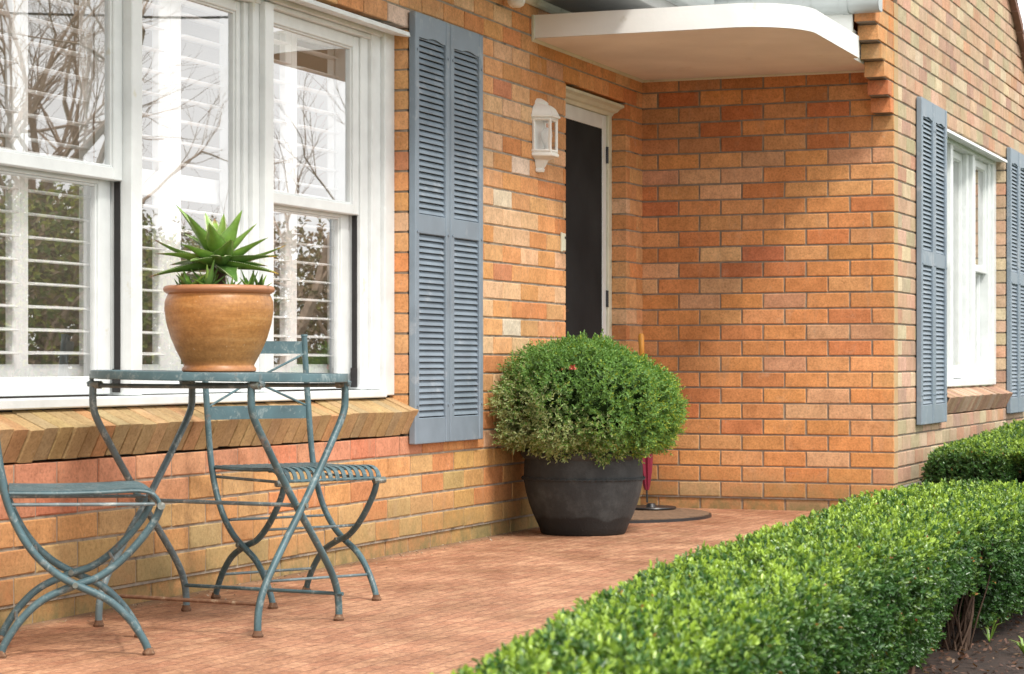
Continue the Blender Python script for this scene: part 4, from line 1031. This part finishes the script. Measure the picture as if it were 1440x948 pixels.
twigs(b, 1.66, -.03, 13, .22, .30, .0032); twigs(b, 1.72, -.01, 4, .12, .30, .008)
for cx in (-2.6, -1.9, -1.2, -.5, .2, .9, 2.4): twigs(b, cx, -.01, 10, .14, .22, .006)
b.build('stem', M['twig'], h1, smooth=True)
h2 = thing('hedge', 'lower clipped hedge growing under the far window of the gable wall', 'hedge', (14.0, 1.9, -.03))
BK2 = ([12.0, 20], [2.36, 2.36]); FR2 = ([12.0, 20], [1.25, 1.25]); HT2 = ([12.0, 12.5, 13.5, 15, 19], [.30, .33, .37, .40, .42])
hedge(h2, 30000, 8, .020, .011, (12.15, 17.8), BK2, FR2, HT2, end_round=.34, base_in=.0, seed=21, dens=lambda u: u ** 2.2)
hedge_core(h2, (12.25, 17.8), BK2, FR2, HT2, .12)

# mulch chips, litter and weeds in the bed
nch = 16000; x = rng.uniform(2.5, 9.0, nch); y = rng.uniform(-.55, 1.5, nch); z = -.033 + rng.uniform(0, .012, nch)
a = rng.uniform(0, 6.28, nch); Lc = rng.uniform(.003, .013, nch); Wc = Lc * rng.uniform(.25, .6, nch)
cxv = np.stack([x, y, z], 1); dv = np.stack([np.cos(a), np.sin(a), rng.normal(0, .35, nch)], 1); sv = np.stack([-np.sin(a), np.cos(a), rng.normal(0, .35, nch)], 1)
vv = np.stack([cxv - dv * Lc[:, None], cxv + sv * Wc[:, None], cxv + dv * Lc[:, None], cxv - sv * Wc[:, None]], 1).reshape(-1, 3)
base = np.array([[.10, .045, .028], [.16, .08, .05], [.05, .025, .018], [.25, .16, .10]])[rng.choice(4, nch, p=[.4, .27, .27, .06])]
o = raw_mesh('mulch', vv, np.arange(nch * 4).reshape(-1, 4), base, M['leaf_far']); tag(o, 'dark bark mulch and dry litter under the hedge', 'mulch', kind='stuff')
n2 = 900; x = rng.uniform(5.0, 12.1, n2); y = 3.87 - rng.exponential(.06, n2); z = .003 + rng.uniform(0, .004, n2); a = rng.uniform(0, 6.28, n2); Lc = rng.uniform(.002, .007, n2); Wc = Lc * .5
kp = np.hypot(x - PX, y - PY) > .22; x, y, z, a, Lc, Wc = x[kp], y[kp], z[kp], a[kp], Lc[kp], Wc[kp]; n2 = len(x)
cxv = np.stack([x, y, z], 1); dv = np.stack([np.cos(a), np.sin(a), rng.normal(0, .3, n2)], 1); sv = np.stack([-np.sin(a), np.cos(a), rng.normal(0, .3, n2)], 1)
vv = np.stack([cxv - dv * Lc[:, None], cxv + sv * Wc[:, None], cxv + dv * Lc[:, None], cxv - sv * Wc[:, None]], 1).reshape(-1, 3)
o = raw_mesh('debris', vv, np.arange(n2 * 4).reshape(-1, 4), np.array([[.45, .40, .32], [.12, .08, .05], [.30, .22, .12]])[rng.choice(3, n2)], M['leaf_far']); tag(o, 'fine debris and dry specks along the foot of the brick wall', 'debris', kind='stuff')
def weed(label, x, y, n, L):
    b = MB()
    for i in range(n):
        a = random.uniform(0, 6.28); s_ = random.uniform(.3, 1) * L; w = .004; lean = random.uniform(.3, 1.0)
        p = [Vector((0, 0, 0)), Vector((math.cos(a) * s_ * lean * .45, math.sin(a) * s_ * lean * .45, s_ * .65)), Vector((math.cos(a) * s_ * lean, math.sin(a) * s_ * lean, s_ * .75))]
        sd = Vector((-math.sin(a), math.cos(a), 0)) * w
        b.add([p[0] - sd * .5, p[0] + sd * .5, p[1] + sd, p[1] - sd], [(0, 1, 2, 3)], col=(.20, .33, .06)); b.add([p[1] - sd, p[1] + sd, p[2]], [(0, 1, 2)], col=(.26, .38, .07))
    o = b.build('weed', M['leaf']); o.location = (x, y, -.035); tag(o, label, 'weed'); return o
weed('small green grass tuft in the mulch at the bottom right corner', 6.62, .975, 16, .07)
weed('green grass tuft in the mulch at the right edge beside the hedge', 7.25, 1.0, 20, .08)
weed('thin grass sprout growing against the hedge stems', 6.9, 1.12, 8, .10)

# ------------------------------------------------------------------ garden beyond the camera, seen only in the glass and past the gable
def bare_tree_mesh(seed, H=7.5, levels=5, spread=.55):
    r = random.Random(seed); b = MB()
    def grow(p, d, L, rad, lev):
        n = 4; pts = [p.copy()]; q = p.copy(); dd = d.copy()
        for i in range(n):
            dd = (dd + Vector((r.gauss(0, .13), r.gauss(0, .13), r.gauss(0, .09) + .04))).normalized(); q = q + dd * (L / n); pts.append(q.copy())
        b.tube(pts, [rad * (1 - .45 * i / n) for i in range(n + 1)], 6 if lev < 2 else 4 if lev < 4 else 3, cap=False)
        if lev >= levels: return
        kids = [3, 4, 4, 4, 3, 3][min(lev, 5)]
        for k in range(kids):
            t = r.uniform(.35, 1.0) if k else 1.0; ix = min(n, max(1, int(round(t * n)))); bp = pts[ix]
            ax = Vector((r.gauss(0, 1), r.gauss(0, 1), r.gauss(0, .5))); nd_ = (dd + ax.normalized() * spread * r.uniform(.7, 1.6)).normalized()
            grow(bp, nd_, L * r.uniform(.55, .8), rad * r.uniform(.36, .55), lev + 1)
    grow(Vector((0, 0, 0)), Vector((0, 0, 1)), H * .32, H * .014, 0)
    return b
def make_tree(label, loc, seed, H, rz=0, leaves=0, lcol=None, group=None):
    t = thing('bare_tree' if not leaves else 'leafy_tree', label, 'tree', loc, rz, group)
    bare_tree_mesh(seed, H).build('branches', M['bark'], t)
    return t
def copy_thing(src, label, loc, rz, sc=1.0):
    c = src.copy(); C.objects.link(c); c.location = loc; c.rotation_euler = (0, 0, rz); c.scale = (sc, sc, sc); c['label'] = label
    for ch in src.children:
        k = ch.copy(); C.objects.link(k); k.parent = c
    return c
G = 'bare winter trees across the garden'
t1 = make_tree('bare winter tree reflected in the left window', (22.5, -8.2, -.06), 3, 9.0, 0, group=G)
t2 = make_tree('bare spreading tree reflected in the right window', (25.5, -5.0, -.06), 8, 8.0, 0, group=G)
copy_thing(t1, 'bare tree between the reflected ones', (24.0, -7.0, -.06), 2.1, 1.1)
copy_thing(t2, 'taller bare tree far across the garden', (30.0, -11.0, -.06), 1.0, 1.4)
copy_thing(t1, 'bare tree beyond the end of the gable wall', (31.0, 6.3, -.06), 4.0, 1.0)
copy_thing(t2, 'slim bare tree far across the garden', (20.0, -9.5, -.06), 4.4, .9)
def bush(label, loc, rx, ry, rz, n, cols, seed):
    t = thing('bush', label, 'bush', loc)
    d = unit(rng.normal(size=(n, 3))); d[:, 2] = np.abs(d[:, 2]); lump = 1 + .22 * lum_noise(d, 3, seed) + .1 * lum_noise(d, 8, seed + 1)
    P = d * np.array([rx, ry, rz]) * (lump * (1 - .35 * rng.uniform(0, 1, n) ** 2))[:, None]
    cc = np.array(cols)
    def colf(nn, mm, j, T): return cc[rng.integers(0, len(cc), (nn, mm))] * rng.uniform(.6, 1.2, (nn, 1, 1))
    v, q, k = sprigs(P, d + rng.normal(size=d.shape) * .4, 5, .12, .10, .055, colf)
    _rm('foliage', v, q, k, M['leaf_far'], t)
    b = MB()
    for i in range(7):
        a = 6.28 * i / 7; b.tube([(0, 0, 0), (rx * .3 * math.cos(a), ry * .3 * math.sin(a), rz * .5), (rx * .6 * math.cos(a + .3), ry * .6 * math.sin(a + .3), rz * .8)], [.05, .03, .01], 5)
    b.build('stem', M['bark'], t, smooth=True)
gcol = [(.13, .20, .05), (.24, .32, .08), (.42, .44, .10), (.16, .12, .08), (.36, .26, .17)]
bush('dense garden bush low in the left window reflection', (21.5, -5.9, -.06), 2.2, 2.2, 2.6, 3500, gcol, 1)
bush('yellow-green garden bush across the garden', (25.0, -7.6, -.06), 2.6, 2.4, 3.0, 3500, gcol[1:], 2)
bush('brownish garden bush across the garden', (27.5, -4.4, -.06), 2.4, 2.2, 2.6, 3500, [(.36, .25, .18), (.50, .38, .28), (.24, .22, .10)], 3)
bush('dark garden bush far across the garden', (29.5, -9.5, -.06), 3.5, 3.5, 3.2, 3000, gcol, 4)
# overhead wire crossing the garden
b = MB(); pts = [(8 + 26 * t, -22 + 20 * t, 5.2 + 1.2 * (2 * t - 1) ** 2) for t in np.linspace(0, 1, 16)]
b.tube(pts, .018, 5); o = b.build('overhead_wire', M['blackmetal']); tag(o, 'thin black overhead wire sagging across the garden', 'wire')

# ------------------------------------------------------------------ light and sky
SUN = Vector((-.42, -.56, .95)).normalized()
elev = math.asin(SUN.z); az = math.atan2(SUN.x, SUN.y)
w = bpy.data.worlds.new("World"); scene.world = w; w.use_nodes = True; nt = w.node_tree; nt.nodes.clear()
out = nd(nt, 'ShaderNodeOutputWorld'); bg = nd(nt, 'ShaderNodeBackground', Strength=0.115)
sky = nd(nt, 'ShaderNodeTexSky'); sky.sky_type = 'NISHITA'; sky.sun_disc = False; sky.sun_elevation = elev; sky.sun_rotation = az; sky.dust_density = 3.0; sky.air_density = 1.0; sky.ozone_density = 1.5
co = nd(nt, 'ShaderNodeTexCoord').outputs['Generated']
mp = nd(nt, 'ShaderNodeMapping'); mp.inputs['Scale'].default_value = (1, 1, 2.2); ln(nt, co, mp.inputs[0])
cl = noise(nt, mp.outputs[0], 3.2, 7, 0.6, 0.3)
c = mixc(nt, mapr(nt, cl, 0.34, 0.56, 0.55, 1.0), sky.outputs[0], (18.5, 18.4, 18.2))
ln(nt, c, bg.inputs[0]); ln(nt, bg.outputs[0], out.inputs[0])
sd = bpy.data.lights.new('sun', 'SUN'); sd.energy = 3.35; sd.angle = math.radians(9); sd.color = (1.0, 0.95, 0.87)
so = bpy.data.objects.new('sun', sd); C.objects.link(so); so.rotation_euler = SUN.to_track_quat('Z', 'Y').to_euler(); so.location = (0, -5, 8)

# ------------------------------------------------------------------ camera
cd = bpy.data.cameras.new('camera'); cam = bpy.data.objects.new('camera', cd); C.objects.link(cam)
cam.location = (0, 0, .796); cam.rotation_euler = (math.radians(90), 0, math.radians(21.0 - 90))
cd.sensor_width = 36; cd.lens = 36 * 3220 / 1440; cd.shift_y = (512 - 474) / 1440; cd.clip_end = 1500; cd.clip_start = .05
cd.dof.use_dof = True; cd.dof.focus_distance = 8.6; cd.dof.aperture_fstop = 11.0
scene.camera = cam
scene.view_settings.view_transform = 'Standard'; scene.view_settings.look = 'None'; scene.view_settings.exposure = 0
